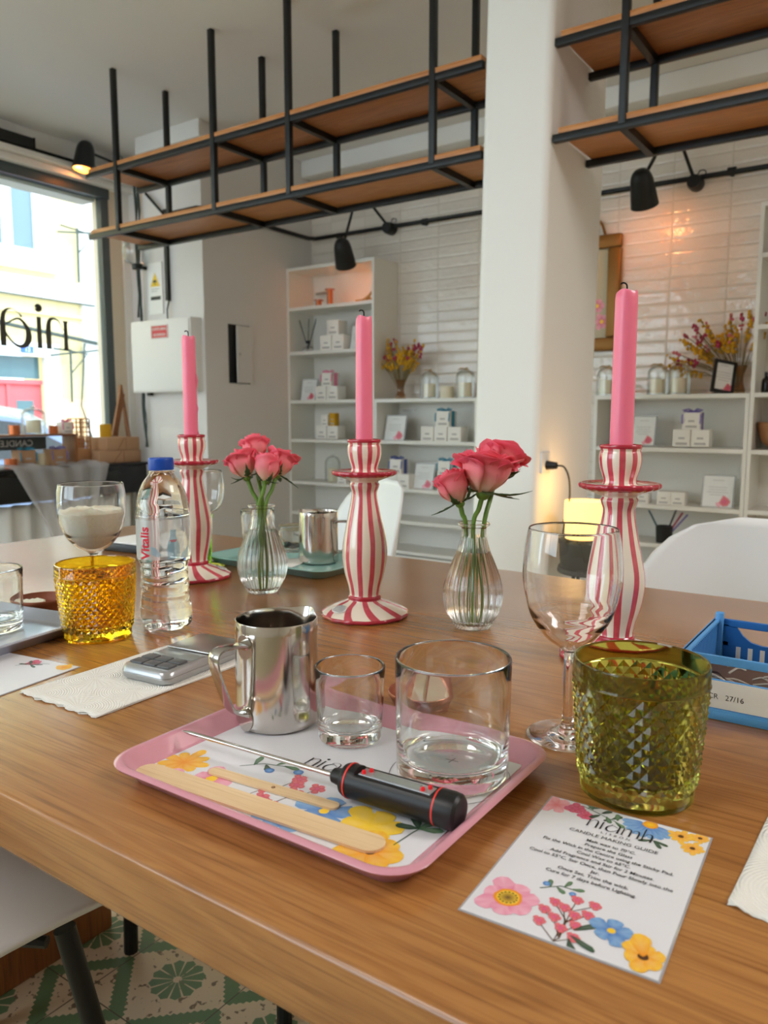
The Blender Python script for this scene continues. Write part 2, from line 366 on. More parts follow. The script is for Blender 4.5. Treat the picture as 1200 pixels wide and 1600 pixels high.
def tube(bm, pts, r, seg=8, caps=True):
    pts = [Vector(p) for p in pts]; n = len(pts)
    rs = r if isinstance(r, (list, tuple)) else [r]*n
    up = Vector((0, 0, 1)); rings = []
    d0 = (pts[1]-pts[0]).normalized()
    if abs(d0.dot(up)) > 0.95: up = Vector((1, 0, 0))
    nx = d0.cross(up).normalized()
    for i in range(n):
        d = (pts[min(i+1, n-1)]-pts[max(i-1, 0)]).normalized()
        nx = (nx-d*nx.dot(d)).normalized(); ny = d.cross(nx)
        rings.append([bm.verts.new(pts[i]+(nx*cos(2*pi*j/seg)+ny*sin(2*pi*j/seg))*rs[i]) for j in range(seg)])
    for i in range(n-1):
        for j in range(seg):
            k = (j+1) % seg; bm.faces.new((rings[i][j], rings[i][k], rings[i+1][k], rings[i+1][j]))
    if caps: bm.faces.new(list(reversed(rings[0]))); bm.faces.new(rings[-1])
    return rings
def bar(bm, a, b, w, d=None, up=(0, 0, 1)):
    """rectangular bar between two points"""
    a, b = Vector(a), Vector(b); d = d or w; t = (b-a).normalized(); u = Vector(up)
    if abs(t.dot(u)) > 0.95: u = Vector((0, 1, 0))
    s = t.cross(u).normalized(); q = s.cross(t)
    vs = [bm.verts.new(p+s*(w/2*i)+q*(d/2*j)) for p in (a, b) for i, j in ((-1, -1), (1, -1), (1, 1), (-1, 1))]
    for f in ((0, 1, 2, 3), (7, 6, 5, 4), (0, 4, 5, 1), (1, 5, 6, 2), (2, 6, 7, 3), (3, 7, 4, 0)): bm.faces.new([vs[i] for i in f])
def extrude_poly(bm, pts, z0, z1, mtx=None):
    lo = [bm.verts.new((x, y, z0)) for x, y in pts]; hi = [bm.verts.new((x, y, z1)) for x, y in pts]; n = len(pts)
    bm.faces.new(list(reversed(lo))); bm.faces.new(hi)
    for i in range(n): k = (i+1) % n; bm.faces.new((lo[i], lo[k], hi[k], hi[i]))
    if mtx is not None:
        for v in lo+hi: v.co = mtx @ v.co
def rrect(x0, x1, y0, y1, r, n=6):
    out = []
    for cx, cy, a0 in ((x1-r, y1-r, 0), (x0+r, y1-r, 90), (x0+r, y0+r, 180), (x1-r, y0+r, 270)):
        for k in range(n+1):
            a = radians(a0+90*k/n); out.append((cx+r*cos(a), cy+r*sin(a)))
    return out
def loft(bm, loops, cap0=True, cap1=True):
    rings = [[bm.verts.new(p) for p in L] for L in loops]; n = len(rings[0])
    for a, b in zip(rings, rings[1:]):
        for j in range(n): k = (j+1) % n; bm.faces.new((a[j], a[k], b[k], b[j]))
    if cap0: bm.faces.new(list(reversed(rings[0])))
    if cap1: bm.faces.new(rings[-1])
def cut_bm(bm, axis, step, lo, hi):
    q = lo
    while q < hi:
        co = [0, 0, 0]; no = [0, 0, 0]; co[axis] = q; no[axis] = 1
        bmesh.ops.bisect_plane(bm, geom=bm.verts[:]+bm.edges[:]+bm.faces[:], plane_co=co, plane_no=no); q += step
def text_bm(bm, s, size, mtx=None, align='CENTER', warp=None, bold=0.0, sx=1.0, spacing=1.0):
    cu = bpy.data.curves.new('t', 'FONT'); cu.body = s; cu.size = size; cu.align_x = align; cu.resolution_u = 3; cu.offset = bold*size; cu.space_character = spacing
    o = bpy.data.objects.new('t', cu); COL.objects.link(o)
    dg = bpy.context.evaluated_depsgraph_get(); me = bpy.data.meshes.new_from_object(o.evaluated_get(dg))
    n0 = len(bm.verts); bm.from_mesh(me); bm.verts.ensure_lookup_table()
    for v in bm.verts[n0:]:
        v.co.x *= sx
        if warp: v.co = Vector(warp(v.co.x, v.co.y))
        if mtx is not None: v.co = mtx @ v.co
    bpy.data.objects.remove(o); bpy.data.curves.remove(cu); bpy.data.meshes.remove(me)
def ribbon(bm, pts, ws, z=0, mtx=None, n=6):
    P = smooth_prof([(x, y, w) for (x, y), w in zip(pts, ws)], n); prev = None
    for i, (x, y, w) in enumerate(P):
        a = P[max(i-1, 0)]; b = P[min(i+1, len(P)-1)]; dx, dy = b[0]-a[0], b[1]-a[1]; L = sqrt(dx*dx+dy*dy) or 1
        q = [Vector((x-dy/L*w/2, y+dx/L*w/2, z)), Vector((x+dy/L*w/2, y-dx/L*w/2, z))]
        if mtx is not None: q = [mtx @ v for v in q]
        q = [bm.verts.new(v) for v in q]
        if prev: bm.faces.new((prev[0], prev[1], q[1], q[0]))
        prev = q
def logo(bm, mtx, upto=5, bold=1.0):
    """niamh word mark, x-height 1, origin at baseline left"""
    x = 0
    def st(pts, ws): ribbon(bm, [(px_+x, py_) for px_, py_ in pts], [q*bold for q in ws], 0, mtx)
    def serif(cx, y): st([(cx-0.09, y), (cx+0.09, y)], [0.035, 0.035])
    def stem(cx, h, w=0.11): st([(cx, 0), (cx, h)], [w, w*0.9]); serif(cx, 0.01)
    for ch in 'niamh'[:upto]:
        if ch == 'n':
            stem(0.08, 0.92, 0.10); serif(0.08, 0.91)
            st([(0.16, 0.62), (0.30, 0.90), (0.48, 0.98), (0.62, 0.88), (0.66, 0.6), (0.66, 0.3), (0.66, 0)], [0.015, 0.03, 0.05, 0.09, 0.12, 0.12, 0.12]); serif(0.66, 0.01); x += 0.90
        elif ch == 'i':
            stem(0.06, 0.98, 0.11)
            st([(0.06+0.05*cos(a), 1.26+0.05*sin(a)) for a in [2*pi*k/10 for k in range(11)]], [0.11]*11); x += 0.26
        elif ch == 'a':
            st([(0.84, 0.66), (0.46, 0.86), (0.22, 0.66), (0.14, 0.36), (0.22, 0.10), (0.42, 0.0), (0.64, 0.10), (0.84, 0.36), (0.93, 0.60)], [0.03, 0.05, 0.08, 0.13, 0.12, 0.07, 0.05, 0.04, 0.03])
            st([(0.34, 0.92), (0.42, 1.02), (0.62, 1.14), (0.82, 1.08), (0.92, 0.84), (0.93, 0.4), (0.93, 0)], [0.06, 0.02, 0.02, 0.06, 0.10, 0.12, 0.12]); serif(0.93, 0.01); x += 1.16
        elif ch == 'm':
            stem(0.06, 0.92, 0.09)
            for q in (0, 0.52):
                st([(q+0.12, 0.62), (q+0.24, 0.90), (q+0.38, 0.98), (q+0.50, 0.88), (q+0.54, 0.6), (q+0.54, 0)], [0.015, 0.03, 0.05, 0.08, 0.11, 0.11]); serif(q+0.54, 0.01)
            x += 1.28
        else:
            stem(0.06, 1.55, 0.09)
            st([(0.12, 0.62), (0.26, 0.90), (0.44, 0.98), (0.58, 0.88), (0.62, 0.6), (0.62, 0.2), (0.60, 0)], [0.015, 0.03, 0.05, 0.09, 0.12, 0.12, 0.11]); serif(0.62, 0.01); x += 0.8
    return x
# coloured print (colours belong to the printed paper)
class Print:
    def __init__(s): s.bm = BM(); s.col = s.bm.loops.layers.float_color.new('Col'); s.z = 0
    def face(s, pts, cols):
        vs = [s.bm.verts.new(p) for p in pts]
        try: f = s.bm.faces.new(vs)
        except ValueError: return
        for lp, c_ in zip(f.loops, cols): lp[s.col] = c_
    def fan(s, c0, cc, ring, rc):
        s.z += 0.0000015; z = s.z; n = len(ring)
        for i in range(n-1):
            s.face([(c0[0], c0[1], z), (ring[i][0], ring[i][1], z), (ring[i+1][0], ring[i+1][1], z)], [cc, rc[i], rc[i+1]])
    def petal(s, cx, cy, ang, L, W, c_in, c_out):
        n = 14; d = (cos(ang), sin(ang)); q = (-d[1], d[0]); ring, rc = [], []
        for k in range(n+1):
            t = -pi+2*pi*k/n; u = (1+cos(t))/2; wv = sin(t)*W/2*(0.35+0.65*u)*(1+0.12*sin(5*t+ang*7)); ll = L*(0.5+0.5*cos(t))
            ring.append((cx+d[0]*ll+q[0]*wv, cy+d[1]*ll+q[1]*wv))
            f = u*(0.75+0.25*sin(k*2.3+ang*5)); rc.append(tuple(c_in[i]*(1-f)+c_out[i]*f for i in range(3))+(1,))
        m = (cx+d[0]*L*0.5, cy+d[1]*L*0.5); cm = tuple((c_in[i]+c_out[i]*1.0)/2*0.9+0.1 for i in range(3))+(1,)
        s.fan(m, cm, ring, rc)
    def flower(s, cx, cy, r, np_, c_in, c_out, cc=None, cr=0.22, a0=0, w=0.9):
        for k in range(np_): s.petal(cx, cy, a0+2*pi*k/np_, r*(0.9+0.15*sin(k*3.7)), r*w, c_in, c_out)
        if cc: s.disc(cx, cy, r*cr, cc)
    def disc(s, cx, cy, r, c_, c2=None):
        ring = [(cx+r*cos(2*pi*k/14)*(1+0.06*sin(k*4.0)), cy+r*sin(2*pi*k/14)) for k in range(15)]
        s.fan((cx, cy), c2 or c_, ring, [c_]*15)
    def leaf(s, x, y, ang, L, W, c_):
        dk = tuple(v*0.6 for v in c_[:3])+(1,); s.petal(x, y, ang, L, W, dk, c_)
    def stalk(s, pts, w, c_):
        s.z += 0.0000015
        for (x0, y0), (x1, y1) in zip(pts, pts[1:]):
            dx, dy = x1-x0, y1-y0; L = sqrt(dx*dx+dy*dy); nx, ny = -dy/L*w/2, dx/L*w/2
            s.face([(x0+nx, y0+ny, s.z), (x0-nx, y0-ny, s.z), (x1-nx, y1-ny, s.z), (x1+nx, y1+ny, s.z)], [c_]*4)
PINK, DPINK, RED = srgb(244, 190, 208), srgb(222, 96, 140), srgb(206, 60, 92)
CORAL, BLUE, DBLUE = srgb(232, 120, 124), srgb(140, 184, 224), srgb(64, 116, 190)
YEL, ORA, GRN, DGR, BRN = srgb(250, 206, 60), srgb(240, 150, 40), srgb(96, 136, 96), srgb(50, 86, 60), srgb(90, 60, 40)

# ================================================================== SETTING
H = 2.78
struct('floor', box(-4.9, 3.3, -2.8, 4.6, -0.1, 0), 'cement_floor_tiles', smooth=False)
struct('ceiling', box(-4.95, 3.3, -2.8, 4.6, H, H+0.25), 'ceiling_paint', smooth=False)
struct('wall_back', box(-3.72, 3.3, 4.48, 4.6, 0, H), 'glazed_wall_tiles', smooth=False)
struct('wall_corner', box(-4.29, -3.72, 3.43, 4.6, 0, H), 'side_wall_paint', smooth=False)
struct('wall_niche', box(-4.95, -4.29, 3.66, 4.6, 0, H), 'side_wall_paint', smooth=False)
struct('wall_right', box(3.2, 3.35, -2.8, 4.6, 0, H), 'wall_paint', smooth=False)
b = BM()
bx(b, -4.95, -4.70, -2.8, 3.66, 2.60, H); bx(b, -4.95, -4.70, -2.8, 3.66, 0, 0.12)
bx(b, -4.95, -4.70, 3.60, 3.66, 0.12, 2.60); bx(b, -4.95, -4.70, -2.8, -2.2, 0.12, 2.60)
struct('wall_left', b, 'wall_paint', smooth=False)
struct('trim_1', box(-4.90, -4.715, 3.50, 3.60, 0.12, 2.54), 'stone_jamb', smooth=False)
b = BM(); bx(b, -4.70, -4.60, -2.8, 3.66, 2.585, 2.62, bev=0.008); bx(b, -4.70, -4.64, -2.8, 3.66, 2.54, 2.585, bev=0.01)
struct('trim_2', b, 'wall_paint')
b = BM(); bx(b, -4.78, -4.70, -2.2, 3.50, 2.48, 2.60)
struct('trim_3', b, 'dark_frame', smooth=False)
# shop window, its frame and pane
b = BM(); bx(b, -4.77, -4.715, 3.44, 3.50, 0.12, 2.48); bx(b, -4.77, -4.715, 0.3, 0.36, 0.12, 2.48); bx(b, -4.77, -4.715, -2.2, -2.14, 0.12, 2.48); bx(b, -4.77, -4.715, -2.14, 3.44, 0.12, 0.17)
win = struct('window_1', b, 'dark_frame', smooth=False)
obj('window_pane', box(-4.748, -4.742, -2.14, 3.44, 0.17, 2.48), 'window_glass', win, smooth=False)
b = BM()
mt = Matrix(((0, 0, -1, -4.737), (-1, 0, 0, 3.16), (0, 1, 0, 1.445), (0, 0, 0, 1)))
# window lettering faces the street, so it reads mirrored from indoors
logo(b, mt @ Matrix.Diagonal((0.215, 0.20, 1, 1)), bold=1.5)
obj('window_lettering', b, 'window_ink', win, smooth=False, label='shop name in dark letters, mirrored from inside')
struct('trim_4', box(-4.92, -4.78, -2.2, 3.44, 2.46, 2.62), 'wall_paint', smooth=False)
# rear wall with the second shop window, behind the camera
b = BM(); bx(b, -4.95, -4.2, -2.8, -2.65, 0, H); bx(b, -1.2, 3.3, -2.8, -2.65, 0, H); bx(b, -4.2, -1.2, -2.8, -2.65, 2.6, H); bx(b, -4.2, -1.2, -2.8, -2.65, 0, 0.95)
struct('wall_rear', b, 'wall_paint', smooth=False)
b = BM()
for x in (-4.2, -2.73, -1.26): bx(b, x, x+0.06, -2.75, -2.70, 0.95, 2.6)
w2 = struct('window_2', b, 'dark_frame', smooth=False)
obj('window_pane', box(-4.14, -1.26, -2.73, -2.724, 0.95, 2.6), 'window_glass', w2, smooth=False)
# coving on the back wall and the cap of the corner block
struct('trim_5', box(-3.72, 3.2, 4.36, 4.48, 2.665, H, bev=0.012), 'pillar_paint')
b = BM(); bx(b, -4.30, -3.705, 3.415, 3.44, 2.68, H); bx(b, -4.30, -3.705, 3.42, 3.44, 2.56, 2.60)
struct('trim_6', b, 'wall_paint', smooth=False)
# pillar, a little wider at the top, with rounded corners
b = BM()
lo = rrect(-1.445, -1.175, 2.68, 3.25, 0.03); hi = rrect(-1.400, -1.135, 2.68, 3.25, 0.03)
loft(b, [[(x, y, 0) for x, y in lo], [(x, y, H) for x, y in hi]])
struct('wall_pillar', b, 'pillar_paint', angle=60)
b = BM(); extrude_poly(b, rrect(-2.26, -1.96, 2.60, 2.90, 0.01, 2), H-0.012, H+0.01)
hv = tag(obj('ceiling_hatch', b, 'shelf_white', smooth=False), 'square beige access panel let into the ceiling in front of the hanging shelf', 'hatch')
b = BM(); bx(b, -2.235, -1.985, 2.625, 2.875, H-0.015, H-0.012); obj('hatch_door', b, 'ceiling_paint', hv, smooth=False)

# ---- street outside
struct('street', box(-10.2, -4.95, -8, 14, -0.45, -0.35), 'asphalt', smooth=False)
FX = -10.2
bd = thing('apartment_building', 'cream apartment building with a red door across the street', 'building', (FX, 4, -0.35))
def fb(name, m, *a, parent=bd, **k):
    bm = BM()
    for q in (a if isinstance(a[0], tuple) else [a]):
        x0, x1, y0, y1, z0, z1 = q; bx(bm, x0, x1, y0-4, y1-4, z0+0.35, z1+0.35)
    return obj(name, bm, m, parent, smooth=False, **k)
fb('wall', 'facade_cream', (-0.6, 0, -4, 5.4, -0.35, 9), (-0.6, 0, 5.4, 6.45, 1.95, 9), (-0.6, 0, 6.45, 7.25, -0.35, 9))
fb('pilaster', 'facade_white', (0, 0.06, 7.02, 7.25, -0.35, 9))
fb('cornice', 'facade_white', (0, 0.10, -4, 7.25, 2.62, 2.88))
fb('cornice', 'facade_cream', (0, 0.05, -4, 7.25, 2.40, 2.44))
fb('dado', 'facade_peach', (0, 0.03, 6.62, 7.02, -0.35, 1.25))
fb('door_surround', 'facade_white', (0, 0.08, 6.38, 6.60, -0.35, 2.0), (0, 0.08, 5.2, 6.38, 1.82, 2.0), (0, 0.08, 5.2, 5.4, -0.35, 1.82))
d = fb('door', 'door_red', (-0.12, -0.06, 5.4, 6.38, -0.35, 1.50), (-0.06, -0.02, 5.4, 6.38, 1.44, 1.50), (-0.06, -0.04, 5.86, 5.92, -0.35, 1.45))
fb('door_panel', 'pane_dark', (-0.06, -0.055, 5.5, 5.75, 0.7, 1.22), (-0.06, -0.055, 6.0, 6.25, 0.7, 1.22), parent=bd)
fb('transom', 'pane_dark', (-0.12, -0.06, 5.4, 6.36, 1.52, 1.82))
for i, (y0, y1) in enumerate(((5.45, 6.45), (2.6, 3.6))):
    w = fb('window', 'facade_white', (0, 0.07, y0-0.14, y0, 3.0, 4.9), (0, 0.07, y1, y1+0.12, 3.0, 4.9), (0, 0.12, y0-0.2, y1+0.2, 2.98, 3.12), (0, 0.05, y0, y1, 3.12, 3.26), (0, 0.05, (y0+y1)/2-0.07, (y0+y1)/2+0.07, 3.26, 4.9), (0, 0.05, y1-0.12, y1, 3.26, 4.9), (0, 0.05, y0, y0+0.1, 3.26, 4.9))
    fb('pane', 'pane_blue', (0, 0.02, y0, y1, 3.26, 4.9), parent=w)
pl = fb('number_plate', 'plate_blue', (0.08, 0.10, 6.02, 6.20, 1.86, 1.95), label='small blue house number plate')
bm = BM(); text_bm(bm, '12', 0.085, Matrix(((0, 0, 1, 0.101), (1, 0, 0, 2.11), (0, 1, 0, 2.225), (0, 0, 0, 1)))); obj('plate_number', bm, 'facade_white', pl, smooth=False)
bm = BM()
for y, z in ((6.95, 2.9), (6.75, 1.2)):
    tube(bm, [(0.1, y-4, z+0.35), (0.12, y-4, z+1.1)], 0.018); tube(bm, [(0.1, y-4, z+0.75), (0.12, y-3.72, z+1.05), (0.1, y-4.25, z+1.1)], 0.014); tube(bm, [(0.1, y-4.3, z+1.0), (0.1, y-3.5, z+1.12)], 0.014)
obj('cable_bracket', bm, 'cable', bd)
bm = BM(); tube(bm, [(0.12, -8, 2.75), (0.1, 1.4, 2.62), (0.1, 3.2, 2.42), (0.6, 5, 2.3)], 0.028); tube(bm, [(0.1, 3.0, 2.4), (0.1, 2.9, 1.5), (0.1, 3.1, 0.9)], 0.014); tube(bm, [(0.1, -8, 3.15), (0.1, 3.2, 2.95)], 0.012); obj('cable', bm, 'cable', bd)
b2 = thing('townhouse', 'pale blue-grey townhouse with balconies beyond the cream building', 'building', (-11.6, 9.5, -0.35))
obj('wall', box(-0.5, 0, -2.2, 4.5, 0, 9), 'facade_blue', b2, smooth=False)
bm = BM()
for z in (2.5, 3.35, 4.2, 5.2): bx(bm, 0, 0.35, -2.2, 4.5, z, z+0.14)
obj('balcony', bm, 'facade_white', b2, smooth=False)
bm = BM()
for k in range(40): bx(bm, 0.30, 0.32, -2.2+k*0.12, -2.18+k*0.12, 2.64, 3.3)
bx(bm, 0.29, 0.33, -2.2, 3, 3.26, 3.31); obj('balcony_railing', bm, 'pane_dark', b2, smooth=False)
bm = BM(); bx(bm, 0, 0.03, -1.6, -0.7, 0.2, 2.0); bx(bm, 0, 0.03, -1.6, -0.7, 2.9, 4.1); obj('window', bm, 'pane_blue', b2, smooth=False)
# parked car: side profile lofted across its width
car = thing('parked_car', 'blue car parked in the street outside the shop window', 'car', (-6.9, 3.2, -0.35))
def carprof(k, inset):
    pts = [(-2.1, .35), (-2.15, .75), (-2.0, .95), (-1.5, 1.0), (-1.1, 1.38), (-0.5, 1.50), (0.5, 1.50), (1.0, 1.42), (1.75, 1.06), (2.5, .93), (2.75, .75), (2.75, .35)]
    return [(y*(1-0.02*k), z) for y, z in pts]
bm = BM(); L = []
for x, s in ((-1.75, 0.90), (-1.62, 1.0), (-0.2, 1.0), (0, 0.90)):
    L.append([(x, y*(0.97 if s < 1 else 1), 0.35+(z-0.35)*(s if z > 1.0 else 1)) for y, z in carprof(0, 0)])
loft(bm, L); obj('body', bm, 'car_blue', car, angle=50)
bm = BM()
for pts in ([(-1.0, 1.02), (-0.75, 1.32), (-0.45, 1.40), (0.25, 1.41), (0.25, 1.02)], [(0.32, 1.02), (0.32, 1.41), (0.85, 1.35), (1.45, 1.06), (1.45, 1.02)]):
    extrude_poly(bm, pts, -0.03, 0.015, Matrix(((0, 0, 1, 0.0), (1, 0, 0, 0), (0, 1, 0, -0.055), (0, 0, 0, 1))))
obj('side_window', bm, 'car_glass', car, smooth=False)
for y in (-1.35, 1.85):
    bm = BM(); lathe(bm, [(0.12, -0.1), (0.3, -0.1), (0.33, -0.06), (0.33, 0.06), (0.3, 0.1), (0.12, 0.1)], 28, cap0=True, cap1=True)
    obj('wheel', bm, 'tyre', car, (-0.08, y, 0.33), (0, pi/2, 0))

# ================================================================== HANGING SHELVES
def rack(x0, x1, poles, label):
    t = thing('hanging_shelf', label, 'shelf', (0, 0, 0))
    YF, YB = 2.71, 3.04; w = 0.026
    for z in (1.975, 2.292):
        for Y in (YF, YB): obj('rail', box(x0, x1, Y-w/2, Y+w/2, z-w/2, z+w/2, bev=0.002), 'black_metal', t)
        obj('shelf_board', box(x0+0.02, x1-0.005, YF-0.012, YB+0.0, z+w/2, z+w/2+0.02, bev=0.002), 'oak_shelf', t)
        for x in poles: obj('crossbar', box(x-w/2, x+w/2, YF, YB, z-w/2-0.001, z+w/2-0.001), 'black_metal', t, smooth=False)
    for x in poles:
        for Y in (YF-0.004, YB+0.004): obj('post', box(x-w/2, x+w/2, Y-w/2, Y+w/2, 1.975, H, bev=0.002), 'black_metal', t)
    return t
rack(-3.815, -1.422, (-3.56, -2.838, -2.37, -1.637), 'black steel and oak shelf hanging from the ceiling left of the white pillar')
rack(-1.142, 1.55, (-0.897, -0.17, 0.55, 1.28), 'black steel and oak shelf hanging from the ceiling right of the white pillar')

# ================================================================== BOOKCASES
def bookcase(x0, x1, zt, shelves, label, solid=True):
    t = thing('bookcase', label, 'bookcase', ((x0+x1)/2, 4.2, 0)); w = (x1-x0)/2; T = 0.018
    for s in (-1, 1): obj('side_panel', box(s*w-(T if s > 0 else 0), s*w+(T if s < 0 else 0), 0, 0.278, 0, zt), 'shelf_white', t, smooth=False)
    obj('top_panel', box(-w+T, w-T, 0, 0.278, zt-T-0.004, zt), 'shelf_white', t, smooth=False)
    obj('back_panel', box(-w+T, w-T, 0.268, 0.278, 0.0, zt-T), 'shelf_white', t, smooth=False)
    for z in shelves: obj('shelf', box(-w+T, w-T, 0.004, 0.268, z-0.011, z+0.011, bev=0.001), 'shelf_white', t, smooth=False)
    obj('plinth', box(-w+T, w-T, 0.01, 0.03, 0.0, 0.10), 'shelf_white', t, smooth=False)
    return t
bookcase(-3.719, -2.975, 2.022, (0.12, 0.319, 0.537, 0.835, 1.107, 1.441, 1.744), 'tall white bookcase in the far left corner')
bookcase(-2.973, -2.215, 1.118, (0.12, 0.32, 0.529, 0.839), 'low white bookcase between the tall corner bookcase and the pillar')
bookcase(-1.495, -0.712, 1.120, (0.12, 0.32, 0.529, 0.832), 'low white bookcase right of the pillar behind the pink candle')
bookcase(-0.710, 0.09, 2.022, (0.12, 0.32, 0.531, 0.831, 1.111, 1.438, 1.775), 'tall white bookcase at the right edge of the photo')
SH = {'t': 2.022, 7: 1.755, 6: 1.452, 5: 1.118, 4: 0.850, 3: 0.540}

# ---- small goods on the shelves
def giftbox(x, z, s, label, grp, y=4.26, h=None, rz=0, ribbon_=None, m='box_white', strip=None):
    h = h or s
    t = thing('gift_box', label, 'box', (x, y, z), rz, grp)
    obj('carton', box(-s/2, s/2, -s/2, s/2, 0, h, bev=0.0015), m, t)
    b = BM(); bx(b, -s*0.32, s*0.32, -s/2-0.0006, -s/2, h*0.12, h*0.24); bx(b, -s*0.18, s*0.18, -s/2-0.0006, -s/2, h*0.45, h*0.55); obj('printed_label', b, 'ink_grey' if strip is None else strip, t, smooth=False)
    if ribbon_:
        b = BM(); r = 0.008
        bx(b, -s*0.12, s*0.12, -s/2-0.002, s/2+0.002, h, h+0.002); bx(b, s/2, s/2+0.002, -s*0.2, s*0.2, 0, h)
        for sg in (-1, 1):
            tube(b, [(0, 0, h+0.004), (sg*s*0.25, -s*0.2, h+0.018), (sg*s*0.55, -s*0.25, h+0.012), (sg*s*0.3, -s*0.1, h+0.004), (0, 0, h+0.004)], 0.0045, 6)
            tube(b, [(0, 0, h+0.005), (sg*s*0.4, -s*0.35, h+0.008), (sg*s*0.52, -s*0.52, h*0.8), (sg*s*0.5, -s*0.56, h*0.35)], 0.004, 6)
        obj('ribbon', b, ribbon_, t)
    return t
BS = 0.098
G = 'white boxes on the shelves'
bz = SH[6]; giftbox(-3.385, bz, BS, 'white box, lower left of the trio beside the reed diffuser', G); giftbox(-3.282, bz, BS, 'white box, lower right of the trio beside the reed diffuser', G); giftbox(-3.325, bz+BS, BS, 'white box on top of the trio beside the reed diffuser', G)
bz = SH[5]; giftbox(-3.435, bz, BS*.95, 'white box, lower left under the pink-ribboned box', G); giftbox(-3.335, bz, BS*.95, 'white box, lower right under the pink-ribboned box', G); giftbox(-3.385, bz+BS*.95, BS*.92, 'white box with a pink top and ribbon in the tall corner bookcase', G, ribbon_='ribbon_pink')
bz = SH[4]; giftbox(-3.435, bz, BS*.92, 'white box, lower left under the small yellow box', G); giftbox(-3.338, bz, BS*.92, 'white box, lower right under the small yellow box', G)
giftbox(-3.418, bz+BS*.92, 0.06, 'tiny white box beside a yellow one on two larger boxes', G, h=0.075); giftbox(-3.355, bz+BS*.92, 0.05, 'tiny yellow box on two white boxes', G, h=0.088, m='mustard_flower')
bz = SH[3]; giftbox(-3.265, bz, 0.075, 'small white box beside the glass cloche in the corner bookcase', G)
for k, w_ in enumerate(('left', 'middle', 'right')): giftbox(-2.575+k*0.098, SH[4], 0.092, '%s box of three white ones under the teal-ribboned box' % w_, G)
giftbox(-2.463, SH[4]+0.092, 0.096, 'white box with a teal ribbon on top of three white boxes', G, ribbon_='ribbon_teal')
giftbox(-2.855, SH[3], 0.094, 'lower left white box under the dark blue ribbon', G); giftbox(-2.757, SH[3], 0.094, 'lower right white box under the dark blue ribbon', G); giftbox(-2.815, SH[3]+0.094, 0.094, 'white box with a dark blue ribbon on two white boxes', G, ribbon_='ribbon_blue')
giftbox(-2.45, SH[3], 0.094, 'white box behind the large rose on the low left bookcase', G); giftbox(-2.45, SH[3]+0.094, 0.094, 'white box with a blue-green ribbon half hidden behind the roses', G, ribbon_='ribbon_teal')
giftbox(-1.030, SH[4], 0.088, 'left one of two white boxes under the purple ribbon', G); giftbox(-0.938, SH[4], 0.088, 'right one of two white boxes under the purple ribbon', G); giftbox(-0.985, SH[4]+0.088, 0.088, 'white box with a purple ribbon right of the pillar', G, ribbon_='ribbon_purple')
for k, w_ in enumerate(('behind the right candlestick drip pan', 'second in the row right of the candlestick', 'rightmost in the row on the lower shelf right of the candlestick')): giftbox((-1.225, -1.110, -1.038)[k], SH[3], 0.070, 'small white box, '+w_, G)

def signcard(x, z, w, h, label, y=4.27, lean=0.22, rz=0, frame=None, roll=0):
    t = thing('card_stand', label, 'sign', (x, y, z), rz, 'tilted signs on the shelves')
    R_ = Matrix.Rotation(roll, 4, 'Y') @ Matrix.Rotation(-lean, 4, 'X'); T = 0.004
    b = BM()
    if frame:
        fw = 0.016
        for a in ((-w/2, w/2, 0, fw), (-w/2, w/2, h-fw, h), (-w/2, -w/2+fw, fw, h-fw), (w/2-fw, w/2, fw, h-fw)): bx(b, a[0], a[1], -0.006, 0.008, a[2], a[3], mtx=R_)
        obj('frame', b, frame, t, smooth=False)
    else:
        bx(b, -w/2-0.004, w/2+0.004, 0.001, 0.004, 0, h+0.004, mtx=R_); obj('acrylic_back', b, 'laminate_edge', t, smooth=False)
    b = BM(); bx(b, -w/2+0.002, w/2-0.002, -0.002, 0.001, 0.002, h-0.002, mtx=R_); pp = obj('paper', b, 'paper_matte', t, smooth=False)
    b = BM()
    for k in range(5):
        ww = w*(0.2, 0.32, 0.30, 0.36, 0.25)[k]; zz = h*(0.84, 0.62, 0.54, 0.46, 0.38)[k]; bx(b, -ww, ww*0.9, -0.003, -0.002, zz, zz+h*0.012, mtx=R_)
    obj('print', b, 'ink_grey', pp, smooth=False)
    P_ = Print(); P_.flower(w*0.24, h*0.18, w*0.2, 7, RED, CORAL, DPINK); P_.flower(w*0.05, h*0.08, w*0.1, 5, PINK, CORAL)
    for v in P_.bm.verts: v.co = R_ @ Vector((v.co.x, -0.0031-v.co.z, v.co.y))
    obj('printed_flower', P_.bm, 'print', pp, smooth=False)
    b = BM(); bx(b, -w/4, w/4, 0.004, 0.06, 0, 0.004); obj('foot', b, frame or 'laminate_edge', t, smooth=False)
signcard(-3.175, SH[6], 0.10, 0.165, 'tilted card leaning beside boxes in the tall bookcase, behind the middle candle')
signcard(-3.600, SH[5], 0.13, 0.150, 'tilted card with a pink flower beside the pink-ribboned box')
signcard(-2.865, SH[4], 0.155, 0.165, 'tilted card with a pink flower in the low bookcase below the dried flowers')
signcard(-2.640, SH[3], 0.145, 0.165, 'tilted card behind the left rosebud of the right vase')
signcard(-1.245, SH[4], 0.12, 0.16, 'tilted card half hidden by the right pink candle')
signcard(-0.852, SH[3], 0.150, 0.165, 'tilted card with a pink flower on the lower shelf at the right')
signcard(-0.855, SH[5]+0.006, 0.115, 0.175, 'black-framed card leaning by the dried flowers at the right', lean=0.30, frame='black_plastic', y=4.26, rz=0.55, roll=0.20)

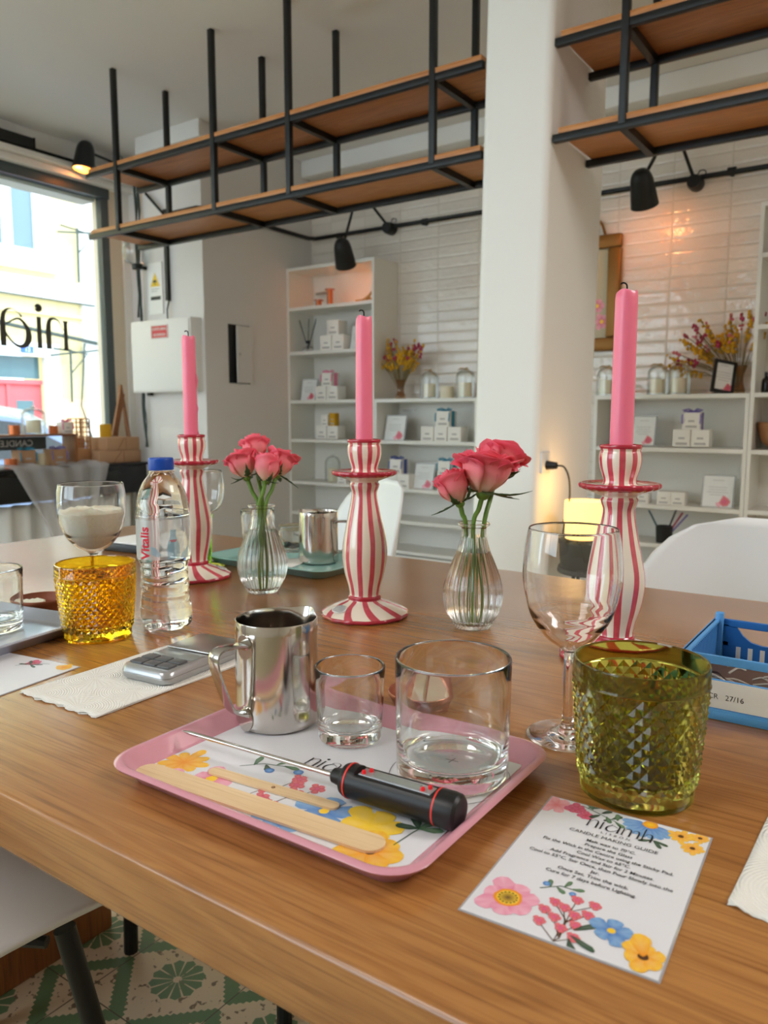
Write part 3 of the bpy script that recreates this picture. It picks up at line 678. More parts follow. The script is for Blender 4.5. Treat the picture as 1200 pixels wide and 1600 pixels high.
def cloche(x, z, r, h, label, y=4.32, candle='cream_wax', bow=True, grp='glass cloches'):
    t = thing('glass_cloche', label, 'cloche', (x, y, z), 0, grp)
    b = BM(); lathe(b, smooth_prof([(r, 0.0), (r, h*0.62), (r*0.93, h*0.78), (r*0.6, h*0.90), (r*0.12, h*0.945), (r*0.1, h*0.96)], 4), 28); obj('dome', b, 'cloche_glass', t)
    b = BM(); lathe(b, smooth_prof([(r*0.10, h*0.945), (r*0.2, h*0.97), (r*0.15, h), (0.0005, h*1.005)], 3), 12); obj('knob', b, 'glass', t)
    b = BM(); lathe(b, [(0.0005, 0), (r*1.05, 0), (r*1.05, 0.006), (0.0005, 0.006)], 28); obj('base', b, 'cloche_glass', t)
    if bow:
        b = BM(); tube(b, [(0, -r*0.1, h*0.965), (r*0.6, -r*0.5, h*0.90), (r*1.0, -r*0.4, h*0.75)], 0.0028, 5)
        for s in (-1, 1): tube(b, [(0, -r*0.1, h*0.965), (s*r*0.35, -r*0.3, h*0.99), (s*r*0.62, -r*0.5, h*0.93), (s*r*0.5, -r*0.4, h*0.96), (0, -r*0.1, h*0.965)], 0.0028, 5)
        obj('ribbon', b, 'straw', t)
    c_ = tag(obj('jar_candle', BM(), candle), 'pale candle under the '+label, 'candle'); me = c_.data
    b = BM(); lathe(b, [(0.0005, 0.008), (r*0.62, 0.008), (r*0.62, h*0.50), (0.0005, h*0.50)], 24); b.to_mesh(me); b.free(); c_.location = (x, y, z)
cloche(-3.42, SH[3], 0.055, 0.20, 'glass cloche low in the tall corner bookcase', bow=False)
cloche(-2.625, 1.12, 0.060, 0.185, 'glass cloche beside the yellow dried flowers')
cloche(-2.365, 1.12, 0.060, 0.185, 'glass cloche next to the pillar on the low left bookcase')
cloche(-1.53+0.06, 1.122, 0.055, 0.165, 'glass cloche just right of the pillar')
cloche(-1.19, 1.122, 0.055, 0.165, 'glass cloche half hidden behind the right pink candle')
cloche(-1.080, 1.122, 0.058, 0.170, 'glass cloche between the right candle and the black-framed card')
b = BM(); lathe(b, [(0.0005, 0), (0.042, 0), (0.042, 0.075), (0.0005, 0.075)], 24); tag(obj('jar_candle', b, 'cream_wax', loc=(-2.495, 4.32, 1.119)), 'pale jar candle between the two left cloches', 'candle')
# candle holders, driftwood, reed diffuser on the tall bookcase
def holder(x, h, label):
    t = thing('candle_holder', label, 'candle holder', (x, 4.28, SH[7]+0.001), 0, 'copper candle holders on the top shelf')
    b = BM(); lathe(b, [(0.0005, 0), (0.026, 0), (0.026, 0.004), (0.02, 0.008), (0.02, h-0.01), (0.0005, h-0.01)], 20); obj('body', b, 'copper_tin', t)
    b = BM(); lathe(b, [(0.0005, h-0.01), (0.034, h-0.008), (0.034, h-0.002), (0.0005, h)], 20); obj('plate', b, 'copper', t)
holder(-3.50, 0.05, 'short copper candle holder on the top shelf of the corner bookcase'); holder(-3.40, 0.115, 'taller copper candle holder on the top shelf of the corner bookcase')
b = BM(); tube(b, [(-0.06, 0, 0.012), (0, 0.01, 0.014), (0.05, 0, 0.04), (0.08, 0, 0.075)], [0.012, 0.014, 0.01, 0.003], 7); tube(b, [(0.0, 0, 0.015), (0.03, 0.02, 0.03), (0.06, 0.03, 0.02)], [0.012, 0.01, 0.004], 7)
tag(obj('driftwood', b, 'straw', loc=(-3.12, 4.28, SH[7])), 'small curl of driftwood on the top shelf of the corner bookcase', 'ornament')
t = thing('reed_diffuser', 'black reed diffuser with dark sticks in the corner bookcase', 'diffuser', (-3.60, 4.28, SH[6]))
b = BM(); lathe(b, smooth_prof([(0.0005, 0), (0.034, 0.0), (0.036, 0.02), (0.03, 0.035), (0.012, 0.045), (0.012, 0.06)], 3), 20); obj('bottle', b, 'glass', t)
b = BM(); lathe(b, [(0.0005, 0.058), (0.016, 0.058), (0.016, 0.08), (0.0005, 0.08)], 16); obj('cap', b, 'black_plastic', t)
for a, l_ in ((-0.36, 0.22), (0.03, 0.21), (0.42, 0.2), (0.36, 0.22)):
    b = BM(); tube(b, [(0, 0, 0.02), (sin(a)*l_, 0.02*sin(a*9), 0.02+cos(a)*l_)], 0.003, 6); obj('reed', b, 'black_plastic', t)
b = BM(); bx(b, -0.05, 0.05, 0, 0.012, 0, 0.012); tube(b, [(-0.05, 0, 0.006), (0.05, 0, 0.006)], 0.008)
tag(obj('metal_bracket', b, 'steel_brushed', loc=(-3.60, 4.44, 1.87)), 'grey metal bracket high in the corner bookcase', 'bracket')
b = BM(); bx(b, -0.045, 0.045, 0, 0.012, 0, 0.012); tag(obj('metal_bracket', b, 'steel_brushed', loc=(-2.86, 4.44, 1.04)), 'grey metal bracket under the shelf with the dried flowers', 'bracket')

def bouquet(x, y, z, hgt_, spread, label, vlabel, lean=(0, 0), seedv=1, second='magenta_flower', vm='amber_vase', vr=0.034, vh=0.12, droop=0.0):
    rnd = random.Random(seedv)
    t = thing('flower_vase', vlabel, 'vase', (x, y, z))
    b = BM(); lathe(b, smooth_prof([(0.0005, 0.001), (vr*0.9, 0.001), (vr*0.95, 0.02), (vr*0.7, vh*0.4), (vr*0.75, vh*0.7), (vr*1.05, vh), (vr*0.95, vh), (vr*0.65, vh*0.7), (vr*0.6, vh*0.4), (vr*0.8, 0.02), (0.0005, 0.01)], 4), 24); obj('body', b, vm, t)
    t = thing('dried_flower_bunch', label, 'dried flowers', (x, y, z+0.03))
    sb, yb, mb, gb = BM(), BM(), BM(), BM()
    for k in range(46):
        a = rnd.uniform(-1, 1)*spread+lean[0]; c_ = rnd.uniform(-0.35, 0.15); L_ = hgt_*rnd.uniform(0.62, 1.0)
        e = Vector((sin(a)*L_, c_*L_*0.5, cos(a)*L_-droop*a*a*L_)); m_ = e*0.45+Vector((0, 0, 0.03))
        tube(sb, [(0, 0, 0), m_*0.6, m_, e], [0.0018]*4, 4, False)
        typ = rnd.random()
        tb = yb if typ < 0.55 else (mb if typ < 0.85 else gb)
        nb = 12 if typ < 0.55 else 4
        for q in range(nb):
            f = 1-0.42*q/nb if typ < 0.55 else 1-0.1*q/nb
            pnt = m_*(1-(f-0.45)/0.55)+e*((f-0.45)/0.55) if f > 0.45 else m_
            pnt = pnt+Vector((rnd.uniform(-1, 1), rnd.uniform(-1, 1), rnd.uniform(-1, 1)))*0.010
            s_ = rnd.uniform(0.006, 0.011)
            bmesh.ops.create_icosphere(tb, subdivisions=1, radius=s_, matrix=Matrix.Translation(pnt) @ Matrix.Diagonal((1, 1, rnd.uniform(0.8, 1.6), 1)))
    obj('stems', sb, 'stem_brown', t)
    o = obj('yellow_sprigs', yb, 'mustard_flower', t); o['kind'] = 'stuff'
    o = obj('seed_heads', mb, second, t); o['kind'] = 'stuff'
    o = obj('grass_heads', gb, 'straw' if seedv == 1 else 'rose_flower', t); o['kind'] = 'stuff'
bouquet(-2.845, 4.32, 1.119, 0.37, 0.62, 'yellow and magenta dried flowers behind the middle pink candle', 'small amber vase holding dried flowers left of the cloches', seedv=1)
bouquet(-0.800, 4.38, 1.121, 0.42, 0.80, 'large bunch of yellow and crimson dried flowers at the right', 'vase hidden behind the black-framed card at the right', lean=(-0.35, 0), seedv=5, vh=0.14, droop=0.12)
# wicker bowl and small bottle in the right tall bookcase
t = thing('wicker_bowl', 'woven wicker bowl in the tall bookcase at the right edge', 'bowl', (-0.575, 4.33, SH[4]))
b = BM(); lathe(b, smooth_prof([(0.0005, 0.001), (0.05, 0.001), (0.09, 0.03), (0.11, 0.09), (0.115, 0.12), (0.108, 0.12), (0.085, 0.035), (0.0005, 0.01)], 5), 40, rf=lambda r, z, th, i: (r*(1+0.02*sin(24*th)*(1 if i % 2 else -1)), z)); obj('woven_body', b, 'wicker', t)
b = BM(); bmesh.ops.create_icosphere(b, subdivisions=3, radius=0.07, matrix=Matrix.Translation((0.02, 0, 0.10)) @ Matrix.Diagonal((1, 0.8, 0.7, 1))); tag(obj('bundle', b, 'magenta_flower', loc=(-0.575, 4.33, SH[4])), 'crimson bundle heaped in the wicker bowl', 'fabric')
b = BM(); lathe(b, smooth_prof([(0.0005, 0), (0.02, 0.001), (0.02, 0.06), (0.009, 0.075), (0.009, 0.10), (0.0005, 0.10)], 3), 16); tag(obj('perfume_bottle', b, 'black_gloss', loc=(-0.655, 4.28, SH[5]+0.005)), 'small black bottle at the right edge above the wicker bowl', 'bottle')
t = thing('pencil_pot', 'dark pot of pencils and brushes behind the right chair', 'pot', (-1.11, 4.27, 0.332))
b = BM(); lathe(b, [(0.0005, 0), (0.04, 0), (0.045, 0.09), (0.04, 0.09), (0.036, 0.01), (0.0005, 0.01)], 20); obj('pot', b, 'black_plastic', t)
for k, (a, mm) in enumerate(((0.5, 'magenta_flower'), (0.3, 'black_plastic'), (-0.5, 'pane_dark'), (0.62, 'ribbon_purple'))):
    b = BM(); tube(b, [(0, 0, 0.01), (sin(a)*0.19, 0.01*k, cos(a)*0.19)], 0.005, 6); obj('pencil', b, mm, t)

# picture in a gilt frame, mostly behind the pillar
t = thing('framed_picture', 'gilt-framed picture half hidden behind the pillar on the tiled wall', 'picture', (-1.755, 4.478, 1.378))
b = BM()
for a in ((-0.30, 0.30, 0, 0.075), (-0.30, 0.30, 0.57, 0.645), (-0.30, -0.225, 0.075, 0.57), (0.225, 0.30, 0.075, 0.57)): bx(b, a[0], a[1], -0.045, 0, a[2], a[3], bev=0.012)
obj('frame', b, 'gilt', t)
P_ = Print(); P_.face([(-0.23, 0.07, 0), (0.23, 0.07, 0), (0.23, 0.58, 0), (-0.23, 0.58, 0)], [srgb(190, 180, 150)]*4)
for k in range(16): P_.flower(random.uniform(-0.05, 0.2), random.uniform(0.15, 0.52), 0.05, 6, RED, PINK, YEL)
for v in P_.bm.verts: v.co = Vector((v.co.x, -0.012-v.co.z*10, v.co.y))
obj('canvas', P_.bm, 'painting', t, smooth=False)
b = BM(); tube(b, smooth_prof([(0.10, -0.02, 0.64), (0.14, -0.02, 0.70), (0.12, -0.02, 0.74), (0.17, -0.02, 0.72), (0.2, -0.02, 0.65)], 5), 0.007, 6); obj('crest', b, 'gilt', t)

# ================================================================== WALL LAMPS AND CONDUIT
b = BM(); tube(b, [(-4.02, 3.405, 2.265), (-3.735, 3.405, 2.265), (-3.70, 3.43, 2.265), (-3.695, 4.41, 2.262), (-3.66, 4.45, 2.262), (3.15, 4.455, 2.235)], 0.0135, 10)
for x in (-3.45, -2.75, -2.15, -0.9): tube(b, [(x-0.02, 4.455, 2.257), (x+0.02, 4.455, 2.257)], 0.02, 10); bx(b, x-0.008, x+0.008, 4.45, 4.48, 2.235, 2.262)
tag(obj('conduit', b, 'black_metal'), 'black conduit running along the side wall and tiled back wall', 'pipe')
b = BM(); tube(b, [(-4.03, 3.405, 2.265), (-4.20, 3.405, 2.42)], 0.009, 8); tag(obj('brace_rod', b, 'black_metal'), 'thin black rod slanting up behind the left end of the hanging shelf', 'rod')
def wall_lamp(mount, elbow, head, tilt, label, wall=(0, 1, 0), lit=1.0, energy=0.55):
    mount, elbow, head = map(Vector, (mount, elbow, head)); w = Vector(wall)
    t = thing('wall_lamp', label, 'lamp', mount, 0, 'black wall lamps')
    q = w.to_track_quat('Z', 'Y').to_matrix().to_4x4()
    b = BM(); lathe(b, [(0.0005, -0.05), (0.034, -0.05), (0.040, -0.02), (0.040, 0.026), (0.0005, 0.026)], 20)
    for v in b.verts: v.co = q @ v.co
    obj('wall_mount', b, 'black_metal', t)
    b = BM(); tube(b, [(0, 0, 0), elbow-mount], 0.009, 8); obj('arm', b, 'black_metal', t)
    dl = (head-elbow)
    b = BM(); tube(b, [elbow-mount, head-mount], 0.009, 8); bmesh.ops.create_uvsphere(b, u_segments=10, v_segments=8, radius=0.016, matrix=Matrix.Translation(elbow-mount)); obj('arm', b, 'black_metal', t)
    b = BM(); tube(b, smooth_prof([(0, 0, 0.02), (0.02, 0, 0.06), (0.05, 0, 0.05), (0.03, 0, 0.01)], 4), 0.003, 6); obj('cord', b, 'black_plastic', t)
    R_ = Matrix.Translation(head-mount) @ Euler(tilt).to_matrix().to_4x4()
    b = BM(); P1 = smooth_prof([(0.0005, 0.06), (0.03, 0.055), (0.052, 0.02), (0.062, -0.05), (0.070, -0.125)], 5); lathe(b, P1+[(0.067, -0.125)]+[(max(r-0.004, 0.0004), z-0.004) for r, z in reversed(P1[:-1])], 28)
    for v in b.verts: v.co = R_ @ v.co
    sh = obj('lamp_shade', b, 'black_metal', t)
    b = BM(); lathe(b, [(max(r-0.0055, 0.0004), z-0.006) for r, z in P1[:-1]]+[(0.063, -0.122)], 24)
    for v in b.verts: v.co = R_ @ v.co
    obj('shade_lining', b, 'lamp_inside', sh)
    b = BM(); bmesh.ops.create_uvsphere(b, u_segments=12, v_segments=8, radius=0.022, matrix=R_ @ Matrix.Translation((0, 0, -0.04))); obj('bulb', b, 'bulb', t)
    pdn = bpy.data.lights.new('lamp_glow', 'POINT'); pdn.energy = energy; pdn.color = (1, 0.62, 0.30); pdn.shadow_soft_size = 0.03
    po = bpy.data.objects.new('lamp_glow', pdn); COL.objects.link(po); po.parent = t; po.location = (R_ @ Vector((0, 0, -0.10)))
wall_lamp((-3.02, 4.452, 2.248), (-3.096, 4.2, 2.46), (-3.165, 4.12, 2.085), (0.62, 0.12, 0.2), 'black wall lamp over the corner bookcase, left of the pillar', energy=0.2)
wall_lamp((-1.076, 4.452, 2.225), (-1.136, 4.2, 2.47), (-1.252, 4.10, 2.18), (0.62, -0.05, 0.1), 'black wall lamp over the tiled wall, right of the pillar', energy=0.4)
wall_lamp((-4.66, 3.55, 2.70), (-4.60, 3.50, 2.695), (-4.546, 3.22, 2.695), (-0.16, 0.0, 0), 'black wall lamp by the shop window with an orange glowing shade', wall=(-1, 0, 0), energy=0.25)
t = thing('roller_blind_box', 'long black housing above the shop window', 'blind box', (-4.60, 1.9, 2.66))
obj('housing', box(-0.09, 0, -1.2, 1.00, -0.028, 0.035, bev=0.004), 'black_metal', t)
obj('end_cap', box(-0.092, 0.002, 1.0, 1.008, -0.03, 0.037), 'black_plastic', t)
b = BM(); tube(b, [(-4.685, 2.9, 2.655), (-4.685, 3.64, 2.655)], 0.013, 8); tag(obj('conduit', b, 'black_metal'), 'black conduit from the blind housing to the window corner', 'pipe')

# ---- things on the corner block
t = thing('electrical_cabinet', 'white electrical cabinet with a red warning sign on the corner wall', 'cabinet', (-4.03, 3.43, 1.16))
obj('body', box(-0.285, 0.285, -0.09, 0, 0, 0.455, bev=0.004), 'pillar_paint', t)
dd = obj('door', box(-0.275, 0.275, -0.098, -0.09, 0.01, 0.445, bev=0.003), 'pillar_paint', t)
sg = obj('warning_sign', box(-0.075, 0.085, -0.1, -0.098, 0.335, 0.42), 'sign_red', dd, smooth=False, label='red and white warning sign')
b = BM(); text_bm(b, 'CORTE GERAL', 0.021, Matrix(((1, 0, 0, 0.005), (0, 0, -1, -0.1005), (0, 1, 0, 0.388), (0, 0, 0, 1))), bold=0.03); text_bm(b, 'DE ENERGIA', 0.021, Matrix(((1, 0, 0, 0.005), (0, 0, -1, -0.1005), (0, 1, 0, 0.352), (0, 0, 0, 1))), bold=0.03); 
for a in ((-0.075, 0.085, 0.335, 0.341), (-0.075, 0.085, 0.414, 0.42), (-0.075, -0.069, 0.335, 0.42), (0.079, 0.085, 0.335, 0.42)): bx(b, a[0], a[1], -0.1006, -0.1, a[2], a[3])
for v in b.verts: pass
wsign = obj('sign_lettering', b, 'facade_white', t, smooth=False)
obj('hinge', box(-0.2, -0.17, -0.05, -0.02, -0.02, 0), 'black_metal', t)
t = thing('instruction_sheet', 'white safety sheet with a yellow triangle above the electrical cabinet', 'sign', (-4.16, 3.428, 1.665))
obj('sheet', box(-0.068, 0.068, -0.006, 0, 0, 0.325), 'pillar_paint', t, smooth=False)
b = BM(); extrude_poly(b, [(-0.045, 0.175), (0.045, 0.175), (0, 0.262)], 0, 0.0015, Matrix(((1, 0, 0, 0), (0, 0, -1, -0.006), (0, 1, 0, 0), (0, 0, 0, 1)))); tr_ = obj('warning_triangle', b, 'sign_yellow', t, smooth=False)
b = BM(); bx(b, -0.006, 0.006, -0.0082, -0.0076, 0.187, 0.195); bx(b, -0.018, 0.014, -0.0082, -0.0076, 0.2, 0.215); obj('hazard_mark', b, 'black_plastic', tr_, smooth=False)
b = BM(); bx(b, -0.045, 0.05, -0.0075, -0.006, 0.09, 0.112); obj('black_strip', b, 'black_plastic', t, smooth=False)
b = BM()
for k, w_ in enumerate((0.04, 0.03)): bx(b, -0.04, -0.04+w_*2, -0.0075, -0.006, 0.158-k*0.014, 0.162-k*0.014)
obj('small_print', b, 'ink_grey', t, smooth=False)
b = BM(); bx(b, -4.045, -4.020, 3.405, 3.43, 1.74, 2.30); tube(b, [(-4.03, 3.42, 1.74), (-4.025, 3.40, 1.68), (-4.035, 3.41, 1.62)], 0.005, 6)
tag(obj('cable_trunking', b, 'black_metal', smooth=False), 'short black vertical cable trunking above the electrical cabinet', 'trunking')
t = thing('globe_light', 'clear glass globe light in the corner under the hanging shelf', 'lamp', (-4.255, 3.36, 2.02))
b = BM(); lathe(b, smooth_prof([(0.03, -0.045), (0.075, -0.02), (0.09, 0.05), (0.06, 0.11), (0.02, 0.13)], 4), 24); obj('globe', b, 'cloche_glass', t)
b = BM(); lathe(b, [(0.0005, -0.07), (0.032, -0.07), (0.036, -0.04), (0.0005, -0.03)], 16); bar(b, (0, 0, -0.055), (0, 0.07, -0.055), 0.02); obj('fitting', b, 'black_metal', t)
b = BM(); rnd = random.Random(3)
for k in range(6):
    pts = [(-4.275-0.02*rnd.random()+0.012*sin(j*1.3+k), 3.415-0.02*rnd.random()-0.006*k*0.5, 2.5-j*0.17) for j in range(11 if k < 4 else 6)]
    tube(b, smooth_prof(pts, 3), 0.006 if k < 3 else 0.004, 6)
tag(obj('cable_bundle', b, 'cable'), 'tangle of dark cables hanging down the corner beside the cabinet', 'cables')
b = BM(); bx(b, -4.16, -3.86, 3.418, 3.43, 0.60, 0.925, bev=0.003); tag(obj('wall_hatch', b, 'side_wall_paint'), 'flat white hatch low on the corner wall behind the left candlestick', 'hatch')
t = thing('meter_box', 'small white meter cupboard with its door ajar on the grey side wall', 'cupboard', (-3.72, 3.73, 1.22))
obj('recess_shade', box(0, 0.004, -0.10, 0.10, 0, 0.375), 'black_plastic', t, smooth=False)  # flat black plate, shade inside the cupboard put into its colour
obj('surround', box(0, 0.008, 0.09, 0.12, -0.01, 0.385), 'side_wall_paint', t, smooth=False)
dr = obj('door', box(0.0, 0.006, -0.148, 0.0, 0.004, 0.37), 'side_wall_paint', t, (0.0045, 0.100, 0), (0, 0, 0.10), smooth=False)
obj('latch', box(0.006, 0.014, -0.13, -0.118, 0.18, 0.195), 'steel_brushed', dr, smooth=False)
# socket, plug and cable on the pillar
t = thing('wall_socket', 'grey wall socket low on the shaded side of the pillar', 'socket', (-1.168, 2.748, 0.835)); 
obj('plate', box(0.003, 0.014, -0.04, 0.04, -0.04, 0.04, bev=0.003), 'white_plastic', t)
b = BM(); tube(b, [(-1.155, 2.752, 0.825), (-1.115, 2.752, 0.825)], [0.018, 0.013], 10); tube(b, smooth_prof([(-1.115, 2.752, 0.825), (-1.085, 2.752, 0.82), (-1.065, 2.755, 0.77), (-1.07, 2.77, 0.68), (-1.10, 2.79, 0.60), (-1.11, 2.80, 0.52), (-1.09, 2.78, 0.5)], 5), 0.0035, 6)
tag(obj('power_cable', b, 'black_plastic'), 'black plug and cable hanging from the pillar socket', 'cable')

# side table with lit wax lantern beside the pillar
t = thing('side_table', 'small black side table beside the pillar under the glowing candle', 'table', (-1.00, 2.80, 0))
b = BM(); lathe(b, [(0.0005, 0.43), (0.125, 0.43), (0.13, 0.437), (0.125, 0.45), (0.0005, 0.45)], 36); obj('table_top', b, 'black_metal', t)
for k in range(3):
    a = 2*pi*k/3+0.5; b = BM(); tube(b, [(0.08*cos(a), 0.08*sin(a), 0.43), (0.12*cos(a), 0.12*sin(a), 0.0)], 0.009, 8); obj('leg', b, 'black_metal', t)
t = thing('dark_wreath', 'dark wire basket of moss and twigs under the glowing candle', 'basket', (-1.01, 2.79, 0.451))
b = BM(); lathe(b, smooth_prof([(0.0005, 0), (0.09, 0), (0.105, 0.03), (0.11, 0.085), (0.104, 0.085), (0.095, 0.03), (0.0005, 0.008)], 4), 32); obj('basket', b, 'black_metal', t)
b = BM(); rnd = random.Random(9)
for k in range(60):
    a = rnd.uniform(0, 6.28); r_ = rnd.uniform(0.05, 0.10); bmesh.ops.create_icosphere(b, subdivisions=1, radius=rnd.uniform(0.010, 0.02), matrix=Matrix.Translation((r_*cos(a), r_*sin(a), rnd.uniform(0.06, 0.10))))
o = obj('moss', b, 'moss', t); o['kind'] = 'stuff'
b = BM()
for k in range(9):
    a = rnd.uniform(0, 6.28); tube(b, smooth_prof([(0.09*cos(a), 0.09*sin(a), 0.07), (0.125*cos(a+0.2), 0.125*sin(a+0.2), 0.11), (0.115*cos(a+0.6), 0.115*sin(a+0.6), 0.085)], 4), 0.003, 5)
obj('twigs', b, 'black_metal', t)
t = thing('pillar_candle', 'thick glowing wax candle lantern beside the pillar', 'candle', (-1.015, 2.785, 0.562))
b = BM(); lathe(b, smooth_prof([(0.0005, 0.0), (0.070, 0.0), (0.073, 0.004), (0.073, 0.124), (0.070, 0.129), (0.066, 0.124), (0.064, 0.110), (0.0005, 0.105)], 3), 40); obj('wax', b, 'lantern_wax', t)
pdn = bpy.data.lights.new('candle_glow', 'POINT'); pdn.energy = 0.4; pdn.color = (1, 0.58, 0.2); pdn.shadow_soft_size = 0.06
po = bpy.data.objects.new('candle_glow', pdn); COL.objects.link(po); po.parent = t; po.location = (-0.035, 0, 0.19)

# ================================================================== WINDOW DISPLAY
t = thing('console_table', 'black console table with drawers standing under the shop window', 'console table', (-4.5, 2.6, 0))
obj('carcass', box(-0.19, 0.185, -1.2, 0.825, 0.50, 0.685, bev=0.003), 'black_plastic', t)
obj('table_top', box(-0.2, 0.2, -1.21, 0.828, 0.685, 0.700, bev=0.002), 'black_plastic', t)
for y0 in (-1.18, -0.51, 0.16):
    d = obj('drawer', box(0.186, 0.2, y0, y0+0.65, 0.51, 0.68, bev=0.002), 'black_plastic', t)
    obj('pull_slot', box(0.2, 0.204, y0+0.22, y0+0.43, 0.655, 0.68, bev=0.002), 'black_gloss', d)
for x in (-0.17, 0.16):
    for y in (-1.15, 0.78): obj('leg', box(x-0.015, x+0.015, y-0.015, y+0.015, 0, 0.5), 'black_plastic', t, smooth=False)
b = BM(); rnd = random.Random(4)
nx_, ny_ = 60, 26; grid = []
for j in range(ny_+1):
    row = []
    for i in range(nx_+1):
        u = i/nx_; v = j/ny_; y = 2.45+u*0.66
        if v < 0.25: x = -4.55+v/0.25*0.25; z = 0.712+0.012*sin(u*9)+0.006*sin(u*31)
        else:
            w_ = (v-0.25)/0.75; y = y+w_*(0.30*(0.75-u)); x = -4.270+0.012*sin(u*30)+0.03*w_*sin(u*22+1); z = 0.712-w_*(0.44+0.16*sin(u*5))
        row.append(b.verts.new((x, y, z)))
    grid.append(row)
for j in range(ny_):
    for i in range(nx_): b.faces.new((grid[j][i], grid[j][i+1], grid[j+1][i+1], grid[j+1][i]))
tag(obj('tulle_cloth', b, 'tulle', angle=180), 'sheer white tulle draped over the front of the black console table', 'cloth')
b = BM(); g = []
for j in range(9):
    g.append([b.verts.new((-4.42+0.03*sin(i*0.9)+0.02*sin(i*0.31+j*0.1), 1.6+i*0.02, 0.48-j*0.058)) for i in range(88)])
for j in range(8):
    for i in range(87): b.faces.new((g[j][i], g[j][i+1], g[j+1][i+1], g[j+1][i]))
o = tag(obj('white_curtain', b, 'paper_matte', angle=180), 'white pleated cloth hanging below the black console table', 'curtain'); md = o.modifiers.new('thickness', 'SOLIDIFY'); md.thickness = 0.002
t = thing('display_riser', 'low wooden display riser on the black console by the window', 'riser', (-4.5, 2.3, 0.70))
obj('board', box(-0.08, 0.08, -0.5, 0.69, 0.185, 0.197, bev=0.002), 'brown_wood', t)
for y in (-0.49, 0.668): obj('support', box(-0.07, 0.07, y, y+0.012, 0, 0.185), 'brown_wood', t, smooth=False)
b = BM(); bx(b, -4.585, -4.578, 1.95, 2.86, 0.80, 0.878)
sg = tag(obj('sign_board', b, 'dark_frame', smooth=False), 'dark sign board with mirrored white lettering under the display riser', 'sign')
b = BM(); text_bm(b, 'CANDLE MAKING', 0.055, Matrix(((0, 0, 1, -4.577), (-1, 0, 0, 2.55), (0, 1, 0, 0.822), (0, 0, 0, 1)))); obj('lettering', b, 'decal_white', sg, smooth=False)
def tin(x, y, z, r, h, label, m='copper_tin', cat='candle'):
    t = thing('tin_candle', label, cat, (x, y, z), 0, 'candles in the window display')
    b = BM(); lathe(b, [(0.0005, 0), (r, 0), (r, h), (r*0.94, h), (r*0.92, h*0.85), (0.0005, h*0.84)], 24); obj('tin', b, m, t)
    b = BM(); tube(b, [(0, 0, h*0.84), (0, 0, h*1.02)], 0.001, 5); obj('wick', b, 'wick', t)
tin(-4.5, 2.61, 0.898, 0.032, 0.055, 'copper tin candle left of the cloche on the display riser'); tin(-4.5, 2.865, 0.898, 0.028, 0.05, 'copper tin candle right of the cloche on the display riser')
cloche(-4.5, 0.898, 0.070, 0.17, 'glass cloche on the display riser by the window', y=2.735, bow=False)
tin(-4.42, 2.53, 0.701, 0.036, 0.055, 'copper tin candle at the left edge under the riser'); 
giftbox(-4.5, 0.701, 0.10, 'white box with a teal ribbon under the display riser', 'boxes in the window display', y=2.66, rz=pi/2, ribbon_='ribbon_teal', m='kraft')
giftbox(-4.5, 0.701, 0.10, 'box with a purple ribbon at the right under the display riser', 'boxes in the window display', y=2.87, rz=pi/2, ribbon_='ribbon_purple', m='kraft')
giftbox(-4.5, 0.898, 0.072, 'pink-ribboned box at the right end of the display riser', 'boxes in the window display', y=2.945, rz=pi/2, ribbon_='ribbon_pink')
tin(-4.5, 2.765, 0.701, 0.03, 0.075, 'pale candle between the two ribboned boxes under the riser', 'cream_wax')
def kraft(y0, y1, z0, z1, label):
    t = thing('kraft_bag', label, 'paper bag', (-4.48, (y0+y1)/2, z0), 0, 'folded kraft bags in the window corner'); w = (y1-y0)/2
    obj('body', box(-0.11, 0.12, -w, w, 0, z1-z0, bev=0.006), 'kraft', t)
    b = BM(); bar(b, (0.121, -w*0.35, 0.003), (0.121, w*0.05, (z1-z0)*0.95), 0.003, 0.003); bar(b, (0.121, w*0.15, 0), (0.121, w*0.15, (z1-z0)), 0.002, 0.002); obj('fold', b, 'brown_wood', t, smooth=False)
kraft(3.09, 3.42, 0.701, 0.783, 'brown kraft bag at the bottom of the stack in the window corner'); kraft(3.15, 3.41, 0.784, 0.868, 'brown kraft bag on top of the stack in the window corner')
tin(-4.50, 3.245, 0.869, 0.038, 0.085, 'olive candle in glass on top of the kraft bags', 'mustard_flower'); tin(-4.62, 3.13, 0.869-0.085, 0.034, 0.08, 'amber candle in glass beside the kraft bags', 'copper_tin')
t = thing('wicker_rack', 'openwork wicker basket standing at the right of the display riser', 'basket', (-4.48, 3.035, 0.701))
obj('basket', box(-0.05, 0.05, -0.052, 0.048, 0, 0.10, bev=0.01), 'wicker', t)
b = BM()
for y in (-0.05, 0.046): 
    for x in (-0.045, 0.045): bar(b, (x, y, 0.09), (x, y, 0.29), 0.008)
for z in (0.115, 0.145, 0.175, 0.205, 0.235, 0.265, 0.29):
    for x in (-0.045, 0.045): bar(b, (x, -0.05, z), (x, 0.046, z), 0.007)
for k in range(5): bar(b, (0.045, -0.05+k*0.024, 0.1), (0.045, -0.05+k*0.024, 0.29), 0.005)
obj('openwork', b, 'wicker', t, smooth=False)
t = thing('tabletop_easel', 'small wooden easel behind the kraft bags by the window jamb', 'easel', (-4.62, 3.45, 0.701))
b = BM(); bar(b, (0.06, -0.10, 0.0), (0.0, 0.02, 0.52), 0.022, 0.014); bar(b, (0.07, 0.05, 0.0), (0.0, 0.02, 0.52), 0.014, 0.014); obj('upright', b, 'brown_wood', t, smooth=False)
b = BM(); bar(b, (-0.05, 0.12, 0), (0.0, 0.02, 0.5), 0.012, 0.012); obj('rear_leg', b, 'brown_wood', t, smooth=False)
